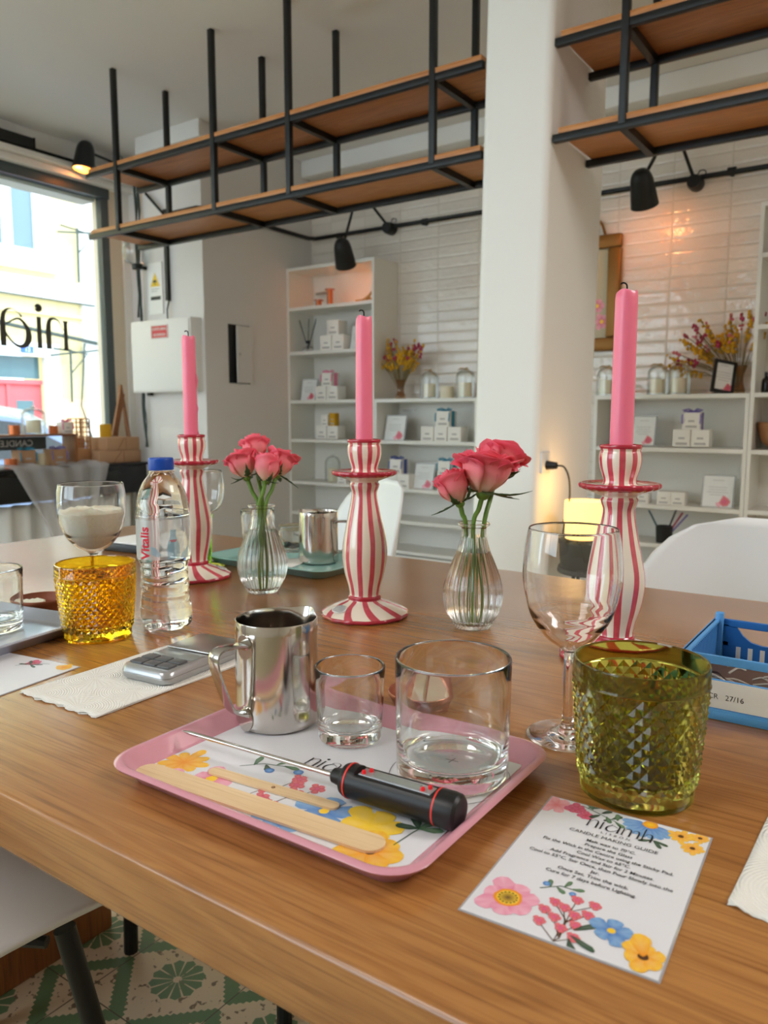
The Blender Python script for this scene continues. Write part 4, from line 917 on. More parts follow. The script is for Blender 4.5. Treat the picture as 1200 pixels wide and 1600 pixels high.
b = BM(); bx(b, -0.02, 0.0, -0.02, 0.02, 0, 0.30, mtx=Matrix.Translation((0.045, -0.075, 0.17)) @ Matrix.Rotation(-0.25, 4, 'X')); obj('ledge_board', b, 'brown_wood', t, smooth=False)

# ================================================================== TABLE AND CHAIRS
t = thing('dining_table', 'long oak workshop table covered with candle-making things', 'table', (-0.2, 0.755, 0))
b = BM(); bx(b, -1.398, 1.9, -0.474, 0.479, TZ-0.046, TZ, bev=0.004, seg=3); obj('table_top', b, 'oak_table', t)
obj('end_panel', box(-1.10, -1.06, -0.355, 0.12, 0, TZ-0.046, bev=0.003), 'brown_wood', t)
obj('end_panel', box(1.5, 1.54, -0.36, 0.36, 0, TZ-0.046, bev=0.003), 'brown_wood', t)
for lx, ly, q in ((-0.61, 0.127, 0), (-0.97, 0.095, 0.03)):
    b = BM(); tube(b, [(lx+q, ly, TZ-0.046), (lx, ly, 0)], 0.013, 10); obj('metal_leg', b, 'black_metal', t)
def chair(loc, rz, label, first=None):
    if first: return dup(first, loc, rz, label)
    t = thing('shell_chair', label, 'chair', loc, rz, 'white shell chairs around the table')
    prof = smooth_prof([(0.235, 0.425), (0.21, 0.437), (0.10, 0.438), (-0.05, 0.428), (-0.15, 0.435), (-0.205, 0.485), (-0.23, 0.58), (-0.25, 0.70), (-0.268, 0.825)], 5)
    n = len(prof); b = BM(); rows = []
    for i, (y, z) in enumerate(prof):
        s_ = i/(n-1); 
        w_ = 0.232
        if s_ > 0.80: w_ = 0.232*sqrt(max(0.0, 1-((s_-0.80)/0.205)**2.6))*(1)+0.0
        if s_ < 0.14: w_ = 0.232*(0.80+0.20*sqrt(max(0, 1-((0.14-s_)/0.14)**2)))
        row = []
        for k in range(25):
            q = -1+2*k/24; back = max(0, min(1, (s_-0.5)/0.2))
            x = q*w_; bend = abs(q*w_/0.232)**2.4
            row.append(b.verts.new((x, y+back*0.075*bend-0.0, z+(1-back)*0.030*bend*(1 if s_ > 0.1 else s_*10))))
        rows.append(row)
    for i in range(n-1):
        for k in range(24): b.faces.new((rows[i][k], rows[i][k+1], rows[i+1][k+1], rows[i+1][k]))
    o = obj('seat_shell', b, 'white_plastic', t, angle=180); md = o.modifiers.new('thickness', 'SOLIDIFY'); md.thickness = 0.007; md.offset = 0
    for sx in (-1, 1):
        for sy in (-1, 1):
            b = BM(); tube(b, [(sx*0.195, sy*0.14+0.01, 0.434), (sx*0.262, sy*0.21+0.01, 0.0)], [0.0125, 0.0115], 12); obj('leg', b, 'black_metal', t)
    b = BM(); tube(b, [(-0.17, -0.12, 0.41), (0.17, 0.14, 0.41)], 0.007, 8); tube(b, [(0.17, -0.12, 0.41), (-0.17, 0.14, 0.41)], 0.007, 8); obj('cross_frame', b, 'black_metal', t)
    return t
ch = chair((-0.205, 1.27, 0), pi, 'white shell chair at the far right side of the table')
chair((-1.42, 1.66, 0), pi-0.55, 'white shell chair across the table behind the middle candlestick', ch)
chair((-0.975, 0.345, 0), -0.14, 'white shell chair with black legs tucked under the near left of the table', ch)

# ================================================================== ON THE TABLE
T0 = TZ+0.0003
# ---- candlesticks
def candlestick(loc, label, rz=0, first=None, h=None):
    if first:
        r = dup(first, loc, rz, label); return r
    t = thing('candlestick', label, 'candlestick', loc, rz, 'striped ceramic candlesticks')
    P = smooth_prof([(0.0005, 0.0), (0.052, 0.0), (0.0585, 0.0015), (0.0595, 0.0035), (0.057, 0.0065), (0.049, 0.011), (0.037, 0.0165), (0.027, 0.020), (0.0225, 0.0225), (0.0225, 0.0265), (0.0205, 0.030), (0.0225, 0.042), (0.0275, 0.060), (0.0305, 0.080), (0.030, 0.097), (0.0262, 0.118), (0.0215, 0.140), (0.0180, 0.158), (0.0172, 0.168), (0.0192, 0.174), (0.0202, 0.1785), (0.0186, 0.182), (0.023, 0.1845), (0.034, 0.1885), (0.0415, 0.1915), (0.0432, 0.1945), (0.0415, 0.1972), (0.034, 0.1960), (0.0205, 0.1955), (0.0178, 0.198), (0.0180, 0.203), (0.0212, 0.213), (0.0226, 0.222), (0.0222, 0.229), (0.0212, 0.232), (0.0226, 0.236), (0.0221, 0.2385), (0.0195, 0.2385), (0.0150, 0.234), (0.0135, 0.228), (0.0135, 0.215), (0.0005, 0.213)], 4)
    def rf(r, z, a, i):
        if r > 0.036 and 0.187 < z < 0.1985: return r*(1+0.018*cos(22*a)), z
        if r > 0.05 and z < 0.01: return r*(1+0.012*cos(15*a+1)), z
        return r*(1+0.012*sin(3*a+z*60)), z
    b = BM(); lathe(b, P, 132, rf); obj('ceramic_body', b, 'striped_ceramic', t, angle=70)
    b = BM()
    # oval paper label on the foot, following its slope
    n0 = 20; ring = []
    a0 = radians(-105); L0 = 0.012; zc, rc = 0.0135, 0.044
    def onfoot(u, v):
        r = rc-v*0.95; z = 0.0135+v*0.42+0.0012; a = a0+u/rc; return (r*cos(a), r*sin(a), z)
    vs = [b.verts.new(onfoot(0.0125*cos(2*pi*k/n0), 0.0085*sin(2*pi*k/n0))) for k in range(n0)]; b.faces.new(vs)
    lb = obj('foot_label', b, 'paper_matte', t, smooth=False, label='small oval paper label with fine print')
    b = BM()
    for k in range(8):
        v = 0.0065-k*0.0018; w_ = 0.0105*sqrt(max(0.05, 1-(v/0.0085)**2)); q = [onfoot(-w_, v), onfoot(w_, v), onfoot(w_, v+0.0007), onfoot(-w_, v+0.0007)]
        b.faces.new([b.verts.new((x, y, z+0.0004)) for x, y, z in q])
    obj('fine_print', b, 'ink', lb, smooth=False)
    return t
def taper(loc, h, r, label, lean=0, drip=False, seedv=0):
    t = thing('taper_candle', label, 'candle', loc, 0, 'tall pink taper candles'); rnd = random.Random(seedv)
    b = BM(); P = [(0.0005, 0), (r*0.95, 0), (r, 0.004)]+[(r*(1-0.03*k/8), 0.004+(h-0.012)*k/8) for k in range(1, 9)]+[(r*0.93, h-0.002), (r*0.82, h+0.0005), (r*0.5, h-0.003), (0.0005, h-0.004)]
    lathe(b, P, 32, lambda rr, z, a, i: (rr*(1+0.015*sin(2*a+z*18)), z+(0.0012*sin(3*a) if z > h-0.006 else 0)))
    if drip:
        for q in range(7): tube(b, [(r*0.985*cos(1.1)*0.72, r*0.985*sin(1.1)*0.72, 0.02+q*0.018), (r*cos(-0.6)*1.02, r*sin(-0.6)*1.02, 0.028+q*0.018)], 0.0006, 5) if False else None
        for z0, z1, rr in ((0.10, 0.125, 0.0022), (0.06, 0.075, 0.0016), (0.02, 0.032, 0.0016)):
            a = radians(25); tube(b, [(r*cos(a), r*sin(a), z0), (r*1.08*cos(a), r*1.08*sin(a), (z0+z1)/2), (r*cos(a), r*sin(a), z1)], [0.0008, rr, 0.0008], 6)
    obj('wax', b, 'pink_wax', t, angle=60)
    b = BM(); tube(b, smooth_prof([(0, 0, h-0.006), (0, 0, h+0.004), (-0.001, 0, h+0.0075), (-0.004, -0.001, h+0.009), (-0.0062, -0.002, h+0.0075)], 4), 0.0009, 6); obj('wick', b, 'wick', t)
cs = candlestick((-0.611, 0.840, T0), 'red and cream striped candlestick in the middle, with an oval label on its foot')
candlestick((-0.2685, 0.843, T0), 'red and cream striped candlestick at the right, behind the wine glass', 1.3, cs)
candlestick((-0.993, 0.880, T0), 'red and cream striped candlestick at the left, behind the water bottle', 2.6, cs)
taper((-0.611, 0.840, T0+0.2135), 0.184, 0.0113, 'pink taper candle in the middle candlestick')
taper((-0.2685, 0.843, T0+0.2135), 0.187, 0.0122, 'pink taper candle in the right candlestick')
taper((-0.993, 0.880, T0+0.2135), 0.184, 0.0115, 'pink taper candle with wax drips in the left candlestick', drip=True)

# ---- diamond-cut tumblers
def tumbler(loc, m, label, r0=0.0400, r1=0.0475, h=0.098, nd=28, rz=0, K=13, pk=0.0024):
    t = thing('cut_glass_tumbler', label, 'tumbler', loc, rz, 'diamond-cut glass tumblers')
    seg = nd*8; z0, z1 = 0.0095, h*0.845; b = BM()
    rad = lambda z: r0+(r1-r0)*(z/h)**0.9
    def ring(r, z): return [b.verts.new((r*cos(2*pi*j/seg), r*sin(2*pi*j/seg), z)) for j in range(seg)]
    def bridge(A_, B_):
        for j in range(seg): k = (j+1) % seg; b.faces.new((A_[j], A_[k], B_[k], B_[j]))
    rt = r1+0.0002; ti = 0.0036
    lowp = [(0.0005, 0.003), (r0*0.86, 0.0025), (r0*0.90, 0), (r0*0.985, 0.0008), (r0*1.0, 0.004), (r0*1.0, z0-0.001), (rad(z0)-0.001, z0)]
    L1 = [ring(r, z) for r, z in lowp]
    for A_, B_ in zip(L1, L1[1:]): bridge(A_, B_)
    topp = [(rad(z1)-0.001, z1), (rt-0.0002, z1+0.0012), (rt-0.0008, z1+0.003), (rt-0.0009, h-0.002), (rt-0.0014, h), (rt-0.0026, h+0.0002), (rt-0.0034, h-0.001), (rt-0.0038, h*0.85), (r0+(r1-r0)*0.5-ti, h*0.5), (r0-ti+0.0002, 0.020), (r0-ti-0.003, 0.0145), (r0*0.5, 0.0125), (0.0005, 0.012)]
    L2 = [ring(r, z) for r, z in topp]
    for A_, B_ in zip(L2, L2[1:]): bridge(A_, B_)
    # lattice of cut pyramids: row k (0..K), corners at u = i + (k%2)/2
    lat = {}
    def pt(u2, k):      # u2 in half steps
        u2 %= 2*nd
        if k == 0: return L1[-1][u2*4]
        if k == K: return L2[0][u2*4]
        if (u2, k) not in lat:
            z = z0+(z1-z0)*k/K; r = rad(z)-0.001; a_ = 2*pi*u2/(2*nd); lat[(u2, k)] = b.verts.new((r*cos(a_), r*sin(a_), z))
        return lat[(u2, k)]
    for k in range(-1, K):
        for i in range(nd):
            u2 = 2*i+(k % 2)
            if k == -1:
                for q in range(8): b.faces.new((L1[-1][(u2*4-4+q) % seg], L1[-1][(u2*4-3+q) % seg], pt(u2, 1)))
            elif k == K-1:
                for q in range(8): b.faces.new((L2[0][(u2*4-3+q) % seg], L2[0][(u2*4-4+q) % seg], pt(u2, K-1)))
            else:
                z = z0+(z1-z0)*(k+1)/K; r = rad(z)-0.001+pk; a_ = 2*pi*u2/(2*nd); c_ = b.verts.new((r*cos(a_), r*sin(a_), z))
                q = [pt(u2, k), pt(u2+1, k+1), pt(u2, k+2), pt(u2-1, k+1)]
                for s_ in range(4): b.faces.new((q[s_], q[(s_+1) % 4], c_))
    obj('glass_body', b, m, t, angle=22)
    return t
tumbler((-0.154, 0.546, T0), 'olive_glass', 'olive green diamond-cut tumbler standing behind the printed guide card', nd=28)
tumbler((-0.819, 0.568, T0), 'amber_glass', 'amber yellow diamond-cut tumbler beside the water bottle', nd=30, r0=0.0395, r1=0.0480, h=0.093, K=15)

# ---- stemmed glasses
def wineglass(loc, label, k=1.0, m='glass', bowl=None, h=0.178):
    t = thing('wine_glass', label, 'glass', loc, 0, 'stemmed glasses')
    zb = 0.078
    P = bowl or [(0.0045, zb-0.004), (0.009, zb), (0.022, zb+0.010), (0.0335, zb+0.028), (0.0395, zb+0.052), (0.0402, zb+0.068), (0.0385, zb+0.088), (0.0362, h)]
    foot = [(0.0005, 0.0002), (0.030, 0.0002), (0.0335, 0.0008), (0.034, 0.0018), (0.030, 0.0032), (0.016, 0.0052), (0.008, 0.0085), (0.0052, 0.014), (0.0046, 0.03), (0.0046, zb-0.016)]
    out = smooth_prof(foot, 3)+smooth_prof(P, 6)
    ti = 0.0012
    inn = [(max(r-ti*(1.0 if z > zb+0.02 else 1.6), 0.0004), z+(0.0016 if z < zb+0.03 else 0)) for r, z in smooth_prof(P[1:], 6)]
    prof = [(r*k, z*1.0) for r, z in out]+[((P[-1][0]-0.0004)*k, h+0.0006)]+[(r*k, z) for r, z in reversed(inn)]+[(0.0004, zb+0.0035)]
    b = BM(); lathe(b, prof, 56); obj('glass_body', b, m, t, angle=60)
    return t
wineglass((-0.230, 0.607, T0), 'empty clear wine glass between the tray and the green tumbler')
wg = wineglass((-0.947, 0.655, T0), 'clear stemmed glass filled with white wax flakes behind the amber tumbler', 1.0, bowl=[(0.005, 0.076), (0.010, 0.081), (0.025, 0.090), (0.038, 0.108), (0.0445, 0.130), (0.0462, 0.148), (0.0455, 0.163), (0.0432, 0.176)], h=0.176)
b = BM(); P = smooth_prof([(0.0005, 0.0845), (0.012, 0.0870), (0.024, 0.0935), (0.0355, 0.110), (0.0415, 0.129), (0.0432, 0.137)], 5)
rnd = random.Random(2); lathe(b, P+[(0.041, 0.1395), (0.032, 0.1405), (0.018, 0.141), (0.0005, 0.1405)], 48, lambda r, z, a, i: (r, z+(0.0016*sin(a*5+r*300)+0.0012*sin(a*11) if z > 0.138 else 0)))
o = tag(obj('wax_flakes', b, 'wax_chips', loc=(-0.947, 0.655, T0)), 'cream wax flakes filling the lower half of the stemmed glass', 'wax'); o['kind'] = 'stuff'
# goblet with green twisted stem
t = thing('stemmed_goblet', 'clear goblet with a bright green twisted stem behind the left candlestick', 'glass', (-1.052, 0.957, T0), 0)
b = BM(); P = smooth_prof([(0.0005, 0.0003), (0.032, 0.0003), (0.034, 0.0015), (0.030, 0.003), (0.014, 0.006), (0.0005, 0.007)], 4); lathe(b, P, 40); obj('foot', b, 'olive_glass', t)
b = BM(); rows = [(0.0005, 0.006)]+[(0.0095+0.004*(k/30), 0.007+0.088*k/30) for k in range(31)]+[(0.0005, 0.096)]
lathe(b, rows, 64, lambda r, z, a, i: (r*(1+0.10*sin(10*a+z*190)) if 0.004 < r else r, z)); obj('stem', b, 'lime_glass', t, angle=80)
b = BM(); P = smooth_prof([(0.0005, 0.0965), (0.012, 0.097), (0.027, 0.105), (0.035, 0.125), (0.0365, 0.148), (0.034, 0.172)], 5); lathe(b, P+[(r-0.0013, z+0.0008) for r, z in reversed(P[3:])]+[(0.0005, 0.0985)], 44); obj('bowl', b, 'glass', t, angle=60)

# ---- straight candle glasses
def jar(loc, r0, r1, h, base, label, m='glass_green_edge', ti=0.0022, parent=None):
    t = thing('candle_glass', label, 'glass', loc, 0, 'straight empty candle glasses')
    P = [(0.0005, 0.0010), (r0*0.70, 0.0010), (r0*0.84, 0.0), (r0*0.95, 0.0008), (r0*0.995, 0.0035), (r0, 0.008)]+[(r0+(r1-r0)*k/6, 0.008+(h-0.010)*k/6) for k in range(1, 7)]+[(r1-0.0003, h-0.0006), (r1-0.0010, h), (r1-ti+0.0003, h-0.0006), (r1-ti, h-0.002)]+[(r1+(r0-r1)*k/5-ti, h-0.002-(h-base-0.008)*k/5) for k in range(1, 6)]+[(r0-ti-0.0014, base+0.003), (r0-ti-0.0045, base+0.0008), (r0*0.6, base), (r0*0.3, base-0.0004), (0.0005, base-0.0005)]
    b = BM(); lathe(b, P, 72); obj('glass_body', b, m, t, angle=50)
    return t
TR = TZ+0.0052
jar((-0.272, 0.484, TR), 0.0415, 0.0428, 0.090, 0.0135, 'large clear straight glass standing on the cross of the printed sheet')
jar((-0.374, 0.493, TR), 0.0265, 0.0292, 0.062, 0.0095, 'small clear straight glass between the steel jug and the large glass')

# ---- trays
def tray(x0, x1, y0, y1, m, label, loc, rz=0, hh=0.0158, r=0.028):
    t = thing('tray', label, 'tray', loc, rz, 'serving trays')
    def L(off, z, rr): return [(x, y, z) for x, y in rrect(x0+off, x1-off, y0+off, y1-off, max(rr, 0.004), 8)]
    loops = [L(0.016, 0.0, r-0.012), L(0.0145, 0.0004, r-0.011), L(0.006, hh-0.004, r-0.003), L(0.0010, hh-0.0030, r), L(0.0, hh-0.0012, r), L(0.0012, hh, r), L(0.0045, hh+0.0002, r-0.002), L(0.0070, hh-0.0012, r-0.004), L(0.0155, 0.0052, r-0.012), L(0.0185, 0.0040, r-0.014), L(0.022, 0.0036, r-0.016)]
    b = BM(); loft(b, loops, True, True); obj('tray_body', b, m, t, angle=50); return t
tray(-0.136, 0.136, -0.1085, 0.1085, 'pink_tray', 'dusty pink tray in the foreground holding the jug, glasses and thermometer', (-0.351, 0.4405, T0))
tray(-0.13, 0.13, -0.095, 0.095, 'grey_tray', 'pale grey-blue tray cut off at the left edge of the photo', (-0.960, 0.475, T0), 0.15)
tray(-0.145, 0.145, -0.09, 0.09, 'teal_tray', 'teal tray behind the left flower vase', (-0.935, 1.058, T0), 0.0)

# printed sheet lying in the pink tray
PZ = TZ+0.0045
t = thing('printed_sheet', 'white printed paper sheet with watercolour flowers lying in the pink tray', 'paper', (-0.351, 0.4375, PZ), 0)
obj('paper', box(-0.117, 0.117, -0.086, 0.089, -0.0002, 0.0003), 'paper', t, smooth=False)
P_ = Print(); P_.z = 0.0004
P_.flower(-0.100, -0.055, 0.024, 9, ORA, YEL, None, a0=0.3, w=0.5)
P_.flower(-0.096, 0.052, 0.020, 8, ORA, YEL, None, a0=0.2, w=0.5)
P_.flower(-0.062, -0.062, 0.020, 6, DPINK, PINK, YEL)
P_.flower(-0.085, -0.082, 0.02, 6, DPINK, PINK, YEL)
P_.stalk([(-0.060, -0.035), (-0.048, -0.022), (-0.030, -0.016)], 0.0008, DGR)
for x, y, a, l_ in ((-0.052, -0.028, 1.9, 0.016), (-0.045, -0.022, -0.7, 0.012), (-0.038, -0.018, 1.2, 0.014), (-0.032, -0.016, 0.1, 0.014)): P_.leaf(x, y, a, l_, 0.007, GRN if l_ > 0.013 else DGR)
P_.disc(-0.036, -0.028, 0.0038, DBLUE, BLUE); P_.disc(-0.016, -0.018, 0.004, DBLUE, BLUE)
for x, y in ((-0.008, -0.026), (-0.004, -0.034), (0.012, -0.030), (0.004, -0.044), (-0.02, -0.05), (-0.012, -0.062), (0.0, -0.066), (-0.026, -0.070)):
    P_.stalk([(x, y-0.002), (x-0.004, y-0.018)], 0.0006, BRN); P_.flower(x, y, 0.0075, 5, RED, CORAL, DPINK, w=1.0)
P_.flower(0.036, -0.052, 0.024, 5, DBLUE, BLUE, YEL, 0.15, a0=0.5, w=0.95); P_.flower(0.018, -0.076, 0.02, 5, DBLUE, BLUE, YEL, 0.15, a0=0.9)
P_.flower(0.072, -0.050, 0.026, 6, YEL, YEL, None, a0=0.4, w=0.9); P_.flower(0.090, -0.074, 0.024, 7, ORA, YEL, BRN, 0.16, a0=0.2)
P_.stalk([(0.098, -0.06), (0.100, -0.04), (0.104, -0.024)], 0.0008, DGR)
for a in (0.4, 2.3, 1.3, 3.4): P_.leaf(0.101, -0.035, a, 0.016, 0.009, DGR if a > 2 else GRN)
b_ = obj('printed_flowers', P_.bm, 'print', t, smooth=False)
for v in b_.data.vertices: v.co.x = max(-0.117, min(0.117, v.co.x)); v.co.y = max(-0.086, min(0.089, v.co.y))
b = BM(); w_ = logo(b, Matrix.Translation((-0.023, -0.004, 0.0006)) @ Matrix.Rotation(0.02, 4, 'Z') @ Matrix.Diagonal((0.0130, 0.0125, 1, 1)))
obj('printed_logo', b, 'ink', t, smooth=False); b = BM()
text_bm(b, 'LISBON', 0.0042, Matrix.Translation((0.006, -0.0098, 0.0006)), spacing=1.5)
text_bm(b, 'Wick', 0.009, Matrix.Translation((-0.020, -0.050, 0.0006)))
obj('printed_words', b, 'ink', t, smooth=False); b = BM()
cxs, cys = 0.079, 0.0465
for k in range(48):
    a0, a1 = 2*pi*k/48, 2*pi*(k+1)/48; R0, R1 = 0.0445, 0.0449
    b.faces.new([b.verts.new((cxs+q*cos(a), cys-0.004+q*sin(a), 0.0006)) for q, a in ((R0, a0), (R1, a0), (R1, a1), (R0, a1))])
obj('printed_circle', b, 'ink', t, smooth=False); b = BM()
bar(b, (cxs-0.0055, cys, 0.0006), (cxs+0.0055, cys, 0.0006), 0.0007, 0.0001); bar(b, (cxs, cys-0.0055, 0.0006), (cxs, cys+0.0055, 0.0006), 0.0007, 0.0001)
obj('printed_cross', b, 'ink', t, smooth=False)

# ---- stainless jugs
def jug(loc, rz, label, r0=0.0362, r1=0.0352, h=0.092, first=None):
    if first: return dup(first, loc, rz, label)
    t = thing('milk_jug', label, 'jug', loc, rz, 'stainless steel jugs')
    out = [(0.0005, 0.0012), (r0*0.80, 0.0012), (r0*0.88, 0.0), (r0*0.95, 0.0012), (r0*0.993, 0.0045), (r0*1.0, 0.010)]+[(r0+(r1-r0)*k/10, 0.010+(h-0.010)*k/10) for k in range(1, 11)]
    inn = [(r-0.0009, z) for r, z in reversed(out[5:])]+[(r0*0.94, 0.004), (0.0005, 0.0035)]
    prof = out+[(r1-0.0001, h+0.0003), (r1-0.00045, h+0.0005), (r1-0.0008, h+0.0003)]+inn
    def rf(r, z, a, i):
        # pouring lip at +x
        g = math.exp(-((((a+pi) % (2*pi))-pi)/0.30)**2)*max(0, (z-h*0.72)/(h*0.28))**1.6
        return r+0.0055*g*(1 if r > 0.02 else 0), z+0.002*g*(1 if r > 0.02 else 0)
    b = BM(); lathe(b, prof, 96, rf); obj('body', b, 'steel', t, angle=22)
    # strap handle at -x
    cl = smooth_prof([(-r1-0.0002, h*0.80), (-r1-0.004, h*0.83), (-r1-0.018, h*0.845), (-r1-0.028, h*0.83), (-r1-0.0315, h*0.76), (-r1-0.0285, h*0.60), (-r1-0.0200, h*0.36), (-r1-0.0155, h*0.26), (-r1-0.009, h*0.205), (-r1-0.003, h*0.185), (-r0-0.0004, h*0.165)], 6)
    b = BM(); pv = None; n = len(cl)
    for i, (x, z) in enumerate(cl):
        a_, c_ = cl[max(i-1, 0)], cl[min(i+1, n-1)]; d = Vector((c_[0]-a_[0], 0, c_[1]-a_[1])).normalized(); nn = Vector((-d.z, 0, d.x)); w_ = 0.0068-0.0010*sin(pi*i/n); th = 0.0009
        pts = [Vector((x, s*w_, z))+nn*q*(th+0.0016*(abs(s) < 0.5)) for s, q in ((-1, 1), (-0.45, 1), (0.45, 1), (1, 1), (1, -1), (0.45, -0.6), (-0.45, -0.6), (-1, -1))]
        vs = [b.verts.new(p) for p in pts]
        if pv:
            for k in range(8): b.faces.new((pv[k], pv[(k+1) % 8], vs[(k+1) % 8], vs[k]))
        pv = vs
    obj('handle', b, 'steel', t, angle=60)
    for zz, s in ((h*0.80, 1), (h*0.13, 1)):
        b = BM(); R = r1+0.0012 if zz > 0.05 else r0+0.0012
        pts = [(v*0.0092*cos(q), 0.0105*sin(q)) for q, v in [(2*pi*k/24, 1) for k in range(24)]]
        lo = [b.verts.new((-(R-0.0012)*cos(u/R), (R-0.0012)*sin(u/R), zz+w_)) for u, w_ in pts]; hi = [b.verts.new((-(R)*cos(u/R), R*sin(u/R), zz+w_)) for u, w_ in pts]
        b.faces.new(list(reversed(hi)))
        for k in range(24): b.faces.new((lo[k], lo[(k+1) % 24], hi[(k+1) % 24], hi[k]))
        pl_ = obj('rivet_plate', b, 'steel', t, angle=50)
    return t
jg = jug((-0.448, 0.486, TR), radians(84), 'small stainless steel jug standing on the pink tray')
jug((-0.893, 1.085, TR), radians(190), 'small stainless steel jug standing on the teal tray behind', first=jg)

# ---- digital thermometer
A, Bv = Vector((-0.3155, 0.4095, TZ+0.0185)), Vector((-0.2260, 0.4145, TZ+0.0178))
tip = Vector((-0.4735, 0.4010, TZ+0.0185))
t = thing('digital_thermometer', 'black digital probe thermometer with red rings lying across the pink tray', 'thermometer', A, 0)
ax = (Bv-A); LH = ax.length; Q = ax.to_track_quat('X', 'Z').to_matrix().to_4x4()
def along(bm, prof, seg=36, squash=None):
    rings = []
    for x, r in prof:
        rings.append([bm.verts.new(Q @ Vector((x, r*cos(2*pi*j/seg), (r*sin(2*pi*j/seg) if squash is None else min(r*sin(2*pi*j/seg), squash(x)))))) for j in range(seg)])
    for a_, c_ in zip(rings, rings[1:]):
        for j in range(seg): bm.faces.new((a_[j], a_[(j+1) % seg], c_[(j+1) % seg], c_[j]))
    bm.faces.new(list(reversed(rings[0]))); bm.faces.new(rings[-1])
R = 0.0118
fl = lambda x: 0.0088 if 0.0125 < x < LH-0.017 else 0.02
b = BM(); along(b, [(-0.011, 0.0030), (-0.009, 0.0052), (-0.003, 0.0062), (0.0, 0.0070), (0.0008, R-0.0012), (0.003, R-0.0002), (0.006, R), (0.0123, R), (0.0128, R), (LH*0.5, R+0.0002), (LH-0.0172, R+0.0004), (LH-0.0165, R+0.0004), (LH-0.006, R+0.0005), (LH-0.002, R), (LH, R-0.002), (LH+0.0012, 0.004)], 48, fl); obj('handle', b, 'black_plastic', t, angle=30)
for x in (0.0058, LH-0.0155):
    b = BM(); along(b, [(x-0.0007, R-0.001), (x-0.0006, R+0.0005), (x+0.0006, R+0.0005), (x+0.0007, R-0.001)], 48); obj('red_ring', b, 'red_rubber', t, label='red ring')
b = BM(); bx(b, 0.0145, LH-0.020, -0.0052, 0.0052, 0.0086, 0.0093, bev=0.0002, mtx=Q); dp = obj('display_panel', b, 'silver_plastic', t, smooth=False)
b = BM(); bx(b, 0.024, LH-0.030, -0.0036, 0.0036, 0.0092, 0.0096, mtx=Q); obj('screen', b, 'lcd', dp, smooth=False)
for x, y in ((0.0175, -0.0025), (0.0205, 0.0022), (LH-0.0265, -0.0025), (LH-0.0235, 0.0022)):
    b = BM(); lathe(b, [(0.0005, 0.0115), (0.0014, 0.0113), (0.0016, 0.0090), (0.0016, 0.0088)], 12)
    for v in b.verts: v.co = Q @ (v.co+Vector((x, y, 0)))
    obj('button', b, 'red_button', t, label='small red button')
b = BM(); p0 = A+(Q @ Vector((-0.010, 0, 0)))-A; p1 = tip-A; tube(b, [p0, p0.lerp(p1, 0.92), p0.lerp(p1, 0.95), p1], [0.0018, 0.0018, 0.0016, 0.0004], 16); obj('probe', b, 'steel', t)

# ---- wooden stirrers
def stick(name, p0, p1, w, th, label, m, z, hole=False):
    p0, p1 = Vector(p0), Vector(p1); d = p1-p0; L_ = d.length; a = atan2(d.y, d.x)
    pts = [(r_, s_) for r_, s_ in [(L_/2-w/2+w/2*cos(q), w/2*sin(q)) for q in [(-pi/2+pi*k/12) for k in range(13)]]]+[(-L_/2+w/2+w/2*cos(q), w/2*sin(q)) for q in [(pi/2+pi*k/12) for k in range(13)]]
    b = BM(); extrude_poly(b, pts, 0, th); o = obj(name, b, m, None, ((p0.x+p1.x)/2, (p0.y+p1.y)/2, z), (0, 0, a), angle=30)
    tag(o, label, 'stirrer')
    if hole: 
        bb = BM(); lathe(bb, [(0.0005, th+0.00015), (0.0015, th+0.00015), (0.0015, th-0.0005)], 14, off=(0.002, 0)); obj('wick_hole', bb, 'brown_wood', o, smooth=False)
    return o
stick('wooden_stirrer', (-0.4690, 0.3560), (-0.2555, 0.3700), 0.0200, 0.0018, 'wide pale wooden stirring stick lying along the front of the pink tray', 'birch_wood', PZ+0.0006)
stick('wick_centring_bar', (-0.4230, 0.3835), (-0.3090, 0.3935), 0.0098, 0.0016, 'narrow wooden stick with a small hole lying behind the wide stick', 'birch_wood', PZ+0.0006, hole=True)

# ---- guide card
t = thing('guide_card', 'laminated candle making guide card with painted flowers, front right', 'card', (-0.1425, 0.4285, T0), radians(3.0))
W2, H2 = 0.0525, 0.0745
obj('laminate', box(-W2-0.0012, W2+0.0012, -H2-0.0012, H2+0.0012, 0, 0.0004), 'laminate_edge', t, smooth=False)
obj('paper', box(-W2, W2, -H2, H2, 0.0003, 0.0007), 'paper', t, smooth=False)
P_ = Print(); P_.z = 0.0008
P_.flower(-0.046, 0.064, 0.013, 6, CORAL, PINK, None, w=0.8); P_.flower(-0.033, 0.066, 0.008, 7, RED, DPINK, DPINK)
P_.flower(-0.024, 0.060, 0.0062, 7, RED, DPINK, None)
P_.stalk([(-0.030, 0.072), (-0.014, 0.066), (-0.004, 0.062)], 0.0006, DGR)
for k, (x, y, a) in enumerate(((-0.026, 0.071, 0.6), (-0.022, 0.070, 2.2), (-0.016, 0.068, 0.9), (-0.012, 0.066, -1.0), (-0.008, 0.064, 0.9), (-0.005, 0.062, -0.6), (-0.016, 0.066, -2.2), (-0.004, 0.064, 1.8))): P_.leaf(x, y, a, 0.009, 0.0048, GRN if k % 2 else DGR)
for k in range(9): P_.petal(0.016, 0.070, pi+0.12+k*0.34, 0.018, 0.009, DBLUE, BLUE)
P_.disc(0.016, 0.0705, 0.005, ORA, YEL)
for a in (-2.6, -0.9, -0.3): P_.leaf(0.022, 0.052, a, 0.010, 0.004, DGR)
